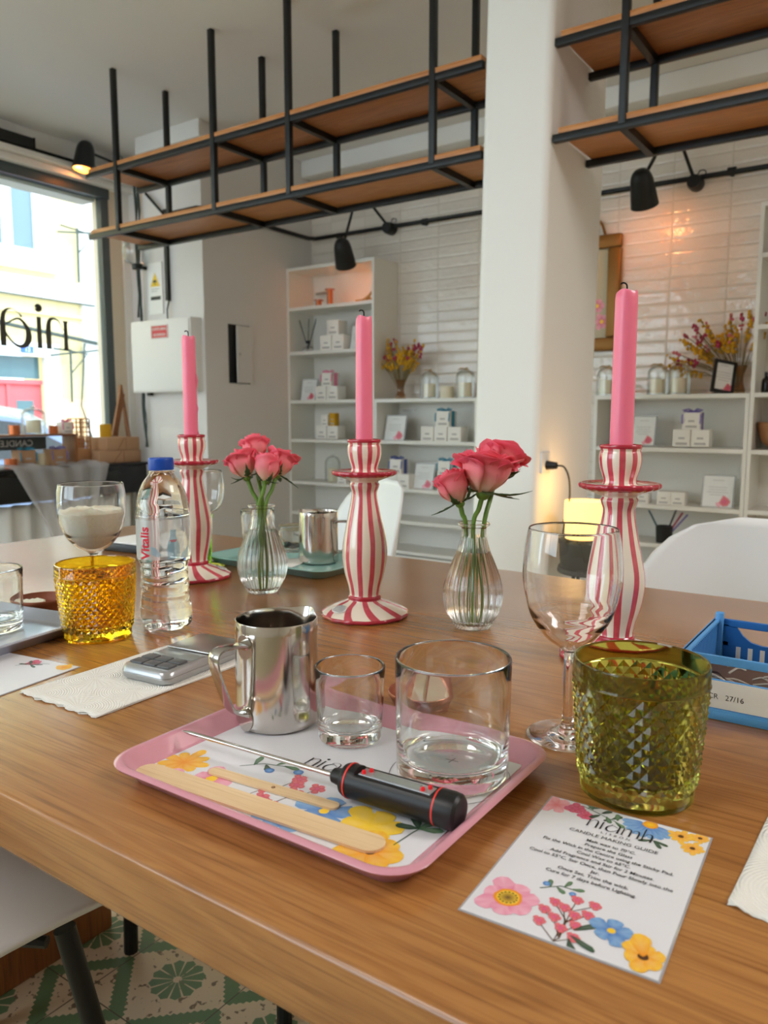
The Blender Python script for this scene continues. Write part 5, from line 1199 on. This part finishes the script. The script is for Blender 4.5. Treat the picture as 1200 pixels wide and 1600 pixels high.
P_.flower(0.036, 0.066, 0.009, 9, ORA, YEL, BRN, 0.2, w=0.6); P_.flower(0.047, 0.070, 0.007, 9, ORA, YEL, BRN, 0.2, w=0.6); P_.flower(0.045, 0.055, 0.0085, 9, ORA, YEL, BRN, 0.2, w=0.6)
P_.flower(-0.034, -0.052, 0.0195, 7, DPINK, PINK, ORA, 0.42, a0=0.35, w=0.85); P_.disc(-0.034, -0.052, 0.0065, YEL, BRN)
for k in range(14): P_.disc(-0.034+0.005*cos(k*0.45), -0.052+0.005*sin(k*0.45), 0.0006, BRN)
P_.stalk([(-0.022, -0.034), (-0.012, -0.026), (-0.004, -0.026)], 0.0006, DGR)
for x, y, a in ((-0.017, -0.030, 1.9), (-0.014, -0.028, -0.6), (-0.010, -0.026, 1.3), (-0.006, -0.026, 0.3)): P_.leaf(x, y, a, 0.0075, 0.004, GRN)
P_.disc(-0.020, -0.028, 0.0022, DBLUE, BLUE); P_.disc(-0.004, -0.030, 0.0020, DBLUE, BLUE)
for x, y in ((0.000, -0.034), (0.010, -0.034), (-0.010, -0.042), (-0.004, -0.044), (0.003, -0.048), (0.009, -0.044), (-0.013, -0.051), (-0.006, -0.055), (0.006, -0.056), (0.000, -0.062), (0.008, -0.066), (-0.012, -0.062)):
    P_.stalk([(x, y-0.001), (0.0, y-0.012), (0.002, -0.070)], 0.0005, BRN)
for x, y in ((0.000, -0.034), (0.010, -0.034), (-0.010, -0.042), (-0.004, -0.044), (0.003, -0.048), (0.009, -0.044), (-0.013, -0.051), (-0.006, -0.055), (0.006, -0.056), (0.000, -0.062), (0.008, -0.066), (-0.012, -0.062)):
    P_.flower(x, y, 0.0042, 5, RED, CORAL, DPINK, 0.3, w=1.1)
for a in (0.2, 1.4, -0.5): P_.leaf(0.006, -0.066+0.004*a, a-0.6, 0.016, 0.0055, DGR)
P_.flower(0.0235, -0.0505, 0.0125, 5, DBLUE, BLUE, YEL, 0.18, a0=0.3, w=1.0)
P_.flower(0.0425, -0.062, 0.0125, 6, ORA, YEL, BRN, 0.22, a0=0.5, w=0.95); P_.petal(0.0425, -0.062, 1.9, 0.018, 0.014, ORA, YEL)
o = obj('printed_flowers', P_.bm, 'print', t, smooth=False)
# keep the print inside the sheet
for v in o.data.vertices: v.co.x = max(-W2, min(W2, v.co.x)); v.co.y = max(-H2, min(H2, v.co.y))
b = BM(); zt = 0.0012
lw = 3.98; k_ = 0.0098; logo(b, Matrix.Translation((-0.0205, 0.0475, zt)) @ Matrix.Diagonal((k_, k_*1.0, 1, 1)))
obj('printed_logo', b, 'ink', t, smooth=False); b = BM()
text_bm(b, 'LISBON', 0.0035, Matrix.Translation((0.000, 0.0425, zt)), spacing=1.8)
text_bm(b, 'CANDLE MAKING GUIDE', 0.0050, Matrix.Translation((0.0, 0.0360, zt)), sx=1.0)
LINES = ['Melt wax to 70°C.', 'Prepare the Glass', 'Fix the Wick in the Centre using the Sticky Pad.', 'Cool Wax to 65°C.', 'Add Fragrance and Stir for 2 Minutes.', 'Cool to 55°C, Stir Once, then Pour Slowly into the', 'Jar.', 'Once Set, Trim the wick.', 'Cure for 7 days before Lighting.']
ys = [0.0285, 0.0230, 0.0175, 0.0120, 0.0065, 0.0010, -0.0045, -0.0100, -0.0155]
for s_, y in zip(LINES, ys): text_bm(b, s_, 0.0042, Matrix.Translation((0.001, y, zt)), bold=0.012, sx=0.98)
obj('printed_words', b, 'ink', t, smooth=False)
# second card at the left edge
t = thing('guide_card', 'glossy laminated card lying half out of view at the left edge', 'card', (-0.790, 0.425, T0), radians(8))
obj('laminate', box(-0.066, 0.066, -0.052, 0.050, 0, 0.0004), 'laminate_edge', t, smooth=False)
obj('paper', box(-0.0645, 0.0645, -0.0505, 0.0485, 0.0003, 0.0007), 'paper', t, smooth=False)
P_ = Print(); P_.z = 0.0008; P_.flower(0.010, 0.036, 0.010, 6, RED, DPINK, None); P_.flower(0.052, 0.040, 0.010, 8, ORA, YEL, None)
for a in (0.4, 2.4, 3.4, -0.4): P_.leaf(0.012, 0.03, a, 0.014, 0.005, DGR)
P_.stalk([(0.0, 0.02), (0.01, 0.035), (0.03, 0.04)], 0.0007, DGR)
obj('printed_flowers', P_.bm, 'print', t, smooth=False)

# ---- paper towels
def towel(pts, label, loc, layers=2, th=0.0010):
    b = BM(); rnd = random.Random(len(label)); n = 26; (ax_, ay), (bx_, by), (cx, cy), (dx, dy) = pts
    for ly in range(layers):
        g = []
        for j in range(n+1):
            row = []
            for i in range(n+1):
                u, v = i/n, j/n; x = (ax_*(1-u)+bx_*u)*(1-v)+(dx*(1-u)+cx*u)*v; y = (ay*(1-u)+by*u)*(1-v)+(dy*(1-u)+cy*u)*v
                if j == 0: y += 0.0016*sin(i*1.7+ly)+0.001*sin(i*0.6)
                row.append(b.verts.new((x, y, ly*th+0.0004+0.0003*sin(i*0.9+j*0.4+ly)+(0.0004*sin(i*0.8+ly*2) if j < 2 else 0))))
            g.append(row)
        for j in range(n):
            for i in range(n): b.faces.new((g[j][i], g[j][i+1], g[j+1][i+1], g[j+1][i]))
    o = tag(obj('paper_towel', b, 'paper_towel', loc=loc, angle=180), label, 'paper towel')
    md = o.modifiers.new('thickness', 'SOLIDIFY'); md.thickness = 0.0004; md.offset = 0
    return o
towel([(-0.055, -0.10), (0.062, -0.097), (0.060, 0.13), (-0.060, 0.13)], 'folded white embossed paper towel under the pocket scale', (-0.655, 0.501, T0))
towel([(-0.0, -0.058), (0.12, -0.085), (0.13, 0.12), (0.004, 0.085)], 'white paper towel cut off at the right edge of the photo', (-0.071, 0.4965, T0))

# ---- pocket scale
t = thing('pocket_scale', 'silver pocket scale with dark buttons lying on the paper towel', 'scale', (-0.638, 0.548, T0+0.0020), radians(6))
def scale_loop(off, z): return [(x, y, z) for x, y in rrect(-0.034+off, 0.034-off, -0.063+off, 0.063-off, 0.011, 6)]
b = BM(); loft(b, [scale_loop(0.003, 0), scale_loop(0.0008, 0.002), scale_loop(0, 0.0065), scale_loop(0.0006, 0.0072), scale_loop(0.0, 0.008), scale_loop(0.0012, 0.0125), scale_loop(0.0035, 0.0145)]); obj('body', b, 'silver_plastic', t, angle=40)
obj('display', box(-0.028, 0.028, -0.020, 0.000, 0.0144, 0.0150, bev=0.0003), 'lcd', t)
kp = obj('keypad', box(-0.029, 0.029, -0.056, -0.021, 0.0143, 0.0148, bev=0.0003), 'silver_plastic', t)
for i in range(3):
    for j in range(2): obj('button', box(-0.0265+i*0.0185, -0.0100+i*0.0185, -0.0535+j*0.0155, -0.0405+j*0.0155, 0.0146, 0.0172, bev=0.0012), mat('key_grey', srgb(92, 94, 96), 0.4) if 'key_grey' not in M else 'key_grey', t)
obj('weighing_plate', box(-0.030, 0.030, 0.004, 0.060, 0.0150, 0.0170, bev=0.0009), 'steel_brushed', t)

# ---- water bottle
t = thing('water_bottle', 'full plastic water bottle with a blue cap and red lettering', 'bottle', (-0.785, 0.645, T0), 0)
P = smooth_prof([(0.0005, 0.004), (0.014, 0.003), (0.024, 0.0005), (0.0305, 0.004), (0.0325, 0.012), (0.0322, 0.030), (0.0300, 0.052), (0.0296, 0.070), (0.0312, 0.088), (0.0330, 0.092), (0.0330, 0.142), (0.0334, 0.146), (0.0330, 0.154), (0.0300, 0.170), (0.0235, 0.186), (0.0160, 0.196), (0.0135, 0.201), (0.0135, 0.206), (0.0005, 0.206)], 7)
def rf(r, z, a, i):
    if r < 0.004: return r, z
    if z < 0.016: return r*(1-0.06*max(0, sin(5*a))*(1 if r > 0.01 else 0)), z+0.002*max(0, sin(5*a))*(r > 0.02)
    if 0.018 < z < 0.090:
        w = sin((z-0.018)/0.072*pi)**0.4; return r-0.0014*w*(0.5+0.5*sin(z*520+3.0*sin(a*1.0+z*40)))**2*1.3-0.0007*w*sin(2*a+z*160), z
    if 0.139 < z < 0.166: return r-0.0011*max(0, sin((z-0.139)/0.027*pi))*(0.5+0.5*sin(3*a+z*330)), z
    return r, z
b = BM(); lathe(b, P, 96, rf); obj('bottle_body', b, 'pet_plastic', t, angle=60)
b = BM(); lathe(b, smooth_prof([(0.0005, 0.2175), (0.0130, 0.2175), (0.0150, 0.2165), (0.0155, 0.2140), (0.0156, 0.2035), (0.0150, 0.2025)], 3), 90, lambda r, z, a, i: (r*(1+0.012*(sin(45*a) > 0)*(0.2045 < z < 0.2135)), z)); obj('cap', b, 'blue_cap', t, angle=40)
b = BM(); lathe(b, [(0.0138, 0.1990), (0.0166, 0.1995), (0.0166, 0.2010), (0.0138, 0.2015)], 40, closed=True); obj('neck_ring', b, 'blue_cap' if False else 'pet_plastic', t)
b = BM(); lathe(b, [(0.03335, 0.0925), (0.03335, 0.1425)], 64); lb = obj('label_sleeve', b, 'label_blue', t, angle=180)
vd = atan2(0-0.645, 0+0.785)      # direction towards the camera
RL = 0.03360
def wrap(th0, z0): return lambda x, y: (RL*cos(th0+x/RL), RL*sin(th0+x/RL), z0+y)
b = BM(); w_ = wrap(vd-0.56, 0.0930)
text_bm(b, 'Vitalis', 0.0185, align='LEFT', bold=0.03); cut_bm(b, 1, 0.0012, -0.004, 0.018)
for v in b.verts: v.co = Vector(w_(-v.co.y, v.co.x*0.92))
obj('brand_lettering', b, 'label_red', lb, smooth=False)
b = BM()
def wp(pts, th0):
    q = wrap(th0, 0); vs = []
    n = 10
    for (x0, y0), (x1, y1) in zip(pts[0], pts[1]): pass
for poly in ([(-0.016, 0.110), (-0.010, 0.108), (-0.004, 0.100), (-0.006, 0.096), (-0.012, 0.098), (-0.016, 0.100)], [(0.004, 0.0935), (0.020, 0.0935), (0.020, 0.110), (0.0155, 0.122), (0.0155, 0.130), (0.008, 0.130), (0.008, 0.122), (0.004, 0.110)], [(0.021, 0.0935), (0.034, 0.0935), (0.036, 0.108), (0.024, 0.100)]):
    b.faces.new([b.verts.new((x, y, 0)) for x, y in poly])
cut_bm(b, 0, 0.0015, -0.02, 0.04)
for v in b.verts: v.co = Vector((RL*cos(vd+v.co.x/RL)*0.997, RL*sin(vd+v.co.x/RL)*0.997, v.co.y))
obj('label_shape', b, 'label_teal', lb, smooth=False)
b = BM(); RL2 = 0.0337
for y, x0, x1 in ((0.1165, 0.0075, 0.0165), (0.1150, 0.0085, 0.0155)): b.faces.new([b.verts.new((RL2*1.003*cos(vd+x/RL2), RL2*1.003*sin(vd+x/RL2), z)) for x, z in ((x0, y), (x1, y), (x1, y+0.0008), (x0, y+0.0008))])
obj('small_print', b, 'label_red', lb, smooth=False)

# ---- ribbed bud vases with water and roses
def vase(loc, label, rz=0, first=None, s=1.0):
    if first: return dup(first, loc, rz, label)
    t = thing('bud_vase', label, 'vase', loc, rz, 'ribbed glass bud vases')
    out = smooth_prof([(0.0005, 0.0015), (0.017, 0.0015), (0.0215, 0.0), (0.0235, 0.002), (0.0275, 0.010), (0.0345, 0.024), (0.0376, 0.042), (0.0355, 0.060), (0.0285, 0.080), (0.0205, 0.100), (0.0170, 0.112), (0.0158, 0.120), (0.0158, 0.1285), (0.0182, 0.1310), (0.0203, 0.1325), (0.0206, 0.1345)], 6)
    def rf(r, z, a, i):
        k = 0.034*min(1, z/0.01)*(1 if z < 0.118 else 0) if i < no else 0
        return r*(1+k*(abs(cos(14*a))*2-1.27)), z
    no = len(out)
    inn = [(max(r-0.0019, 0.0004), z) for r, z in out if 0.008 < z < 0.134]
    prof = out+[(0.0196, 0.1355), (0.0185, 0.1345)]+list(reversed(inn))+[(0.020, 0.0065), (0.0005, 0.006)]
    b = BM(); lathe(b, prof, 140, rf); obj('glass_body', b, 'glass', t, angle=75)
    wz = 0.099; inw = [(r-0.00185, z) for r, z in out if 0.009 < z < wz]
    b = BM(); lathe(b, [(0.0005, 0.0066), (0.020, 0.0072)]+inw+[(inw[-1][0]-0.0003, wz), (0.0005, wz-0.0003)], 80); obj('water', b, 'water', t, angle=60)
    return t
vs_ = vase((-0.822, 0.863, T0), 'ribbed clear glass vase with water holding four rosebuds, left')
vase((-0.460, 0.868, T0), 'ribbed clear glass vase with water holding three roses, right', 0.3, vs_)

def rose(base, via, head, size, open_, label, seedv=0, leaf=0.5, tilt=None, hh=1.0, nlay=5):
    rnd = random.Random(seedv); base, via, head = Vector(base), Vector(via), Vector(head)
    t = thing('pink_rose', label, 'rose', base, 0, 'coral pink roses in the vases')
    b = BM(); pts = smooth_prof([tuple(base-base), tuple(via-base), tuple(via.lerp(head, 0.6)-base), tuple(head-base)], 6); tube(b, pts, [0.0026+0.0008*(i/len(pts)) for i in range(len(pts))], 10); obj('stem', b, 'stem_green', t)
    d = (head-via).normalized()+(Vector(tilt) if tilt else Vector((0, 0, 0))); Q_ = d.to_track_quat('Z', 'Y').to_matrix().to_4x4(); Mx = Matrix.Translation(head-base) @ Q_
    b = BM(); colL = b.loops.layers.float_color.new('Col')
    c_tip, c_mid, c_base = Vector(srgb(240, 84, 112)[:3]), Vector(srgb(247, 134, 142)[:3]), Vector(srgb(248, 216, 182)[:3])
    n_, m_ = 9, 9; cols = {}
    for ly in range(nlay):
        f = ly/(nlay-1); np_ = 3 if ly < 2 else (4 if ly < 3 else 5)
        R = size*(0.20+0.80*f)*(0.92+0.1*open_); Ht = size*2.0*hh*(1.0-0.18*f*open_); wid = (2*pi/np_)*(0.78 if ly > 1 else 0.95)
        curl = open_*f*0.85*size
        for p_ in range(np_):
            a0 = 2*pi*p_/np_+ly*1.25+rnd.uniform(-0.2, 0.2); ht = Ht*rnd.uniform(0.9, 1.05); rr_ = R*rnd.uniform(0.94, 1.06); ph = rnd.uniform(0, 6)
            g = []
            for j in range(n_+1):
                v = j/n_; row = []
                prof_r = rr_*(0.22+0.78*sin(min(1, v*1.45)*pi/2))*(1-0.20*(1-open_*f)*max(0, v-0.55)/0.45)
                for i in range(m_+1):
                    u = -1+2*i/m_; wv = wid*(0.55+0.45*sin(min(1, v*1.6)*pi/2))
                    a = a0+u*wv/1.0; top = 1-0.20*abs(u)**2.5; z = ht*v*top
                    r_ = prof_r+curl*max(0, v-0.72)**2*10+0.02*size*u*(1 if ly % 2 else -1)*3+size*0.035*sin(5*u+ph)*v*v
                    z -= curl*max(0, v-0.72)**2*3.4
                    if j == n_: z += size*0.05*sin(7*u+ph)
                    vv = b.verts.new(Mx @ Vector((r_*cos(a), r_*sin(a), z)))
                    fr = v; c_ = c_base.lerp(c_mid, min(1, fr*2.0)) if fr < 0.5 else c_mid.lerp(c_tip, (fr-0.5)*2*(0.75+0.25*abs(u)))
                    if ly < nlay-2: c_ = c_.lerp(c_tip, 0.35)
                    cols[vv] = (c_[0], c_[1], c_[2], 1); row.append(vv)
                g.append(row)
            for j in range(n_):
                for i in range(m_):
                    fc = b.faces.new((g[j][i], g[j][i+1], g[j+1][i+1], g[j+1][i]))
                    for lp in fc.loops: lp[colL] = cols[lp.vert]
    o = obj('bloom', b, 'petal', t, angle=180); md = o.modifiers.new('thickness', 'SOLIDIFY'); md.thickness = 0.0004; md.offset = 0
    b = BM(); bmesh.ops.create_uvsphere(b, u_segments=14, v_segments=8, radius=size*0.30, matrix=Mx @ Matrix.Translation((0, 0, -size*0.02)) @ Matrix.Diagonal((1, 1, 0.9, 1))); obj('calyx', b, 'stem_green', t)
    for k in range(5):
        a = 2*pi*k/5+rnd.uniform(-0.3, 0.3)+seedv; b = BM(); pv = None; up_ = rnd.uniform(-0.5, 0.9); L_ = size*rnd.uniform(1.2, 2.0)*(0.6+leaf)
        for j in range(9):
            v = j/8; rad = size*0.25+L_*v*(0.75 if up_ < 0.3 else 0.5); z = size*0.05+up_*L_*v*v*0.6-size*0.10*sin(v*pi); w2 = size*0.24*sin(pi*(0.12+0.88*v))**0.8*(1-v*0.6)+0.0002
            if j in (3, 5): w2 *= 1.5
            pts = [Mx @ Vector((rad*cos(a)-s*w2*sin(a), rad*sin(a)+s*w2*cos(a), z+abs(s)*w2*0.3)) for s in (-1, 0, 1)]
            q = [b.verts.new(p) for p in pts]
            if pv: b.faces.new((pv[0], pv[1], q[1], q[0])); b.faces.new((pv[1], pv[2], q[2], q[1]))
            pv = q
        o = obj('sepal', b, 'leaf_green', t, angle=180); md = o.modifiers.new('thickness', 'SOLIDIFY'); md.thickness = 0.0005
    return t
VB = TZ+0.012
# left vase: four buds
rose((-0.820, 0.858, VB), (-0.824, 0.860, 0.866), (-0.8440, 0.856, 0.9160), 0.0205, 0.60, 'leftmost rosebud of the left vase, with a wide sepal', 1, 0.6, (-0.10, -0.05, 0.3), 1.12, 6)
rose((-0.826, 0.870, VB), (-0.824, 0.868, 0.868), (-0.8530, 0.886, 0.9390), 0.0195, 0.55, 'topmost rosebud of the left vase, standing behind the others', 2, 0.4, (0, 0, 0.5), 1.12, 6)
rose((-0.816, 0.856, VB), (-0.819, 0.855, 0.868), (-0.8155, 0.866, 0.9110), 0.0190, 0.30, 'small front rosebud in the middle of the left vase', 3, 0.3, (0, -0.05, 0.3), 1.15, 5)
rose((-0.822, 0.866, VB), (-0.813, 0.862, 0.868), (-0.8180, 0.893, 0.9180), 0.0205, 0.60, 'rightmost rosebud of the left vase', 4, 0.5, (0.15, 0.05, 0.3), 1.1, 6)
# right vase
rose((-0.452, 0.866, VB), (-0.458, 0.862, 0.866), (-0.4540, 0.880, 0.9120), 0.0310, 0.75, 'large open coral rose at the front of the right vase', 5, 0.75, (-0.02, -0.22, 0.35), 0.95, 8)
rose((-0.468, 0.870, VB), (-0.468, 0.862, 0.866), (-0.4750, 0.858, 0.9000), 0.0205, 0.40, 'left-leaning rosebud of the right vase', 6, 0.70, (-0.22, -0.12, 0.2), 1.1, 6)
rose((-0.460, 0.874, VB), (-0.450, 0.874, 0.866), (-0.4560, 0.918, 0.932), 0.0240, 0.8, 'rose at the top right of the right vase, behind the large open one', 7, 0.8, (0.20, 0.1, 0.2), 1.0, 6)

# ---- copper dish with wax pieces behind the tray
DX, DY = -0.366, 0.592
def dish(loc, r, h, m, label, cat='dish'):
    t = thing('small_dish', label, cat, loc, 0)
    b = BM(); lathe(b, smooth_prof([(0.0005, 0.0008), (r*0.72, 0.0), (r*0.80, 0.002), (r*0.86, h*0.4), (r*0.90, h*0.55), (r*0.98, h*0.8), (r, h), (r*0.97, h+0.0008), (r*0.93, h*0.8), (r*0.84, h*0.45), (r*0.76, 0.004), (0.0005, 0.0035)], 4), 48); obj('bowl', b, m, t, angle=60); return t
dish((DX, DY, T0), 0.0310, 0.017, 'copper', 'small copper dish holding two wax shards, seen through the large glass')
for k, (dx, pts, lab) in enumerate(((-0.009, [(-0.009, 0), (0.008, 0), (0.0085, 0.010), (0.004, 0.021), (0.0015, 0.027), (-0.002, 0.026), (-0.005, 0.014)], 'left narrow wax shard in the copper dish'), (0.009, [(-0.008, 0), (0.015, 0.0), (0.016, 0.005), (0.0095, 0.011), (0.004, 0.017), (0.0, 0.019), (-0.004, 0.025), (-0.0075, 0.012)], 'right wide wax shard in the copper dish'))):
    b = BM(); extrude_poly(b, pts, -0.003, 0.003, Matrix(((0.88, 0, 0, 0), (0.47, 0.25, 1, 0), (0, 1, 0, 0), (0, 0, 0, 1)))); bmesh.ops.bevel(b, geom=b.edges[:], offset=0.0008, segments=2, affect='EDGES')
    tag(obj('wax_shard', b, 'cream_wax', loc=(DX+dx, DY-0.001+dx*0.5, T0+0.0045), angle=40), lab, 'wax', 'wax shards')
dish((-0.992, 0.600, T0), 0.0350, 0.019, 'terracotta', 'terracotta coloured dish between the grey tray and the amber tumbler')
b = BM()
for k in range(6): bmesh.ops.create_icosphere(b, subdivisions=1, radius=0.008, matrix=Matrix.Translation((-0.01+0.006*cos(k*1.5), -0.006+0.007*sin(k*2.1), 0.012)) @ Matrix.Diagonal((1.3, 1, 0.7, 1)))
tag(obj('wax_crumbs', b, 'wax_chips', loc=(-0.992, 0.600, T0)), 'white wax crumbs in the terracotta dish', 'wax')
# glass on the grey tray
jar((-0.938, 0.500, TR), 0.0360, 0.0385, 0.078, 0.012, 'clear straight glass on the pale tray, cut off by the left edge')
# glasses on the teal tray
jar((-1.066, 1.108, TR), 0.0290, 0.0335, 0.082, 0.012, 'tall clear glass on the teal tray behind the left vase', ti=0.002)
jar((-0.965, 1.100, TR), 0.0265, 0.0300, 0.060, 0.010, 'short clear glass on the teal tray with dark petals inside')
b = BM(); rnd = random.Random(8)
for k in range(9): bmesh.ops.create_icosphere(b, subdivisions=1, radius=0.007, matrix=Matrix.Translation((rnd.uniform(-0.014, 0.014), rnd.uniform(-0.014, 0.014), 0.018+rnd.uniform(0, 0.007))) @ Matrix.Diagonal((1.3, 1, 0.6, 1)))
tag(obj('dried_petals', b, 'black_gloss', loc=(-0.965, 1.100, TR)), 'dark dried petals inside the short glass on the teal tray', 'petals')
b = BM(); bx(b, -0.04, 0.04, -0.045, 0.045, 0, 0.0008); tag(obj('paper_slip', b, 'paper_matte', loc=(-0.945, 1.045, TR-0.0006), rot=(0, 0, 0.2), smooth=False), 'white paper slip lying in the teal tray', 'paper')
# black notebook with white paper behind the bottle
t = thing('black_folder', 'black box with a pale lid behind the water bottle at the table end', 'box', (-1.285, 1.020, T0), 0.1)
obj('body', box(-0.075, 0.085, -0.06, 0.07, 0, 0.016, bev=0.003), 'black_plastic', t)
obj('paper_top', box(-0.072, 0.082, -0.057, 0.067, 0.0162, 0.020, bev=0.001), 'paper_matte', t)

# ---- blue crate
cx0, cx1, cy0, cy1, hc = -0.167, 0.05, 0.719, 0.862, 0.058
t = thing('folding_crate', 'small blue plastic crate with a handwritten white label at the right edge', 'crate', (cx0, cy0, T0)); LX, LY = cx1-cx0, cy1-cy0
b = BM(); bx(b, 0, LX, 0, LY, 0, 0.004, bev=0.001); obj('base', b, 'blue_crate', t)
def wall_x(y, name, front):
    b = BM(); bx(b, 0, LX, y, y+0.003, hc-0.008, hc, bev=0.0008); bx(b, 0, LX, y, y+0.003, 0, 0.034 if not front else 0.036)
    bx(b, 0, 0.014 if not front else 0.010, y, y+0.003, 0.03, hc-0.006)
    if not front:
        bx(b, 0.014, 0.022, y, y+0.003, 0.034, hc-0.008)
        extrude_poly(b, [(0.022, hc-0.008), (0.022, 0.034), (0.046, 0.034), (0.036, 0.036), (0.028, 0.042), (0.025, hc-0.012)], y, y+0.003, Matrix(((1, 0, 0, 0), (0, 0, 1, 0), (0, 1, 0, 0), (0, 0, 0, 1))))
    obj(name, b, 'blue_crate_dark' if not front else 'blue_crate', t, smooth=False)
    if not front:
        b = BM()
        for k in range(14): bx(b, 0.022+k*0.0115, 0.0265+k*0.0115, y-0.0006, y, 0.012, 0.030)
        obj('rib', b, 'box_white', t, smooth=False)
wall_x(LY-0.003, 'rear_wall', False); wall_x(0, 'front_wall', True)
for x in (0, LX-0.003):
    b = BM(); bx(b, x, x+0.003, 0, LY, 0.003, hc, bev=0.0008); bx(b, x-0.001, x+0.006, 0, LY, hc-0.003, hc, bev=0.0008)
    for k in range(24): bx(b, x+0.003, x+0.0042, 0.006+k*0.0056, 0.0085+k*0.0056, 0.006, hc-0.006)
    obj('side_wall', b, 'blue_crate', t, smooth=False)
b = BM(); bx(b, 0.001, 0.009, LY-0.010, LY-0.001, 0.0, hc+0.007, bev=0.0012); bx(b, 0.001, 0.009, 0.0, 0.006, 0.0, hc, bev=0.001); obj('corner_post', b, 'blue_crate', t)
lab = obj('label_strip', box(0.012, LX-0.01, -0.0006, -0.0001, 0.0105, 0.0355), 'paper_matte', t, smooth=False, label='white label with handwriting')
b = BM(); text_bm(b, 'TCR   27/16', 0.0068, Matrix(((1, 0, 0, 0.0205), (0, 0, -1, -0.0008), (0, 1, 0, 0.019), (0, 0, 0, 1))), align='LEFT'); obj('handwriting', b, 'ink', lab, smooth=False)
b = BM(); bx(b, -0.001, LX, -0.0015, 0.0, 0.0, 0.0095, bev=0.0005); bx(b, 0.03, 0.10, -0.0022, -0.0012, 0.002, 0.007, bev=0.0004); obj('foot_rail', b, 'blue_crate', t)
for k in range(20):
    rnd = random.Random(k+20); x, y = cx0+rnd.uniform(0.02, 0.13), cy0+rnd.uniform(0.015, 0.05); a = rnd.uniform(0, 6.28); L_ = rnd.uniform(0.012, 0.028)
    b = BM(); tube(b, smooth_prof([(-L_*cos(a), -L_*0.3*sin(a), 0), (0, 0.002, 0.004), (L_*cos(a), L_*0.3*sin(a), 0.002)], 4), 0.0011, 6)
    o = obj('coated_wick', b, 'wire_grey' if k % 3 else 'rust', loc=(x, y, T0+0.0215+0.0008*k)); tag(o, 'thin grey and brown candle wick lying loose among the others in the blue crate', 'wick', 'loose wicks in the blue crate')
b = BM(); bx(b, cx0+0.006, cx1-0.006, cy0+0.006, cy1-0.008, TZ+0.0055, TZ+0.019); tag(obj('crate_filling', b, 'rust', smooth=False), 'dark heap of wick sustainers filling the blue crate under the loose wicks', 'candle supplies')
b = BM(); lathe(b, [(0.0005, 0), (0.012, 0), (0.012, 0.006), (0.004, 0.009), (0.0005, 0.010)], 20); tag(obj('bottle_lid', b, 'rust', loc=(cx0+0.036, cy0+0.028, T0+0.020)), 'round dark metal lid among the wicks in the blue crate', 'lid')
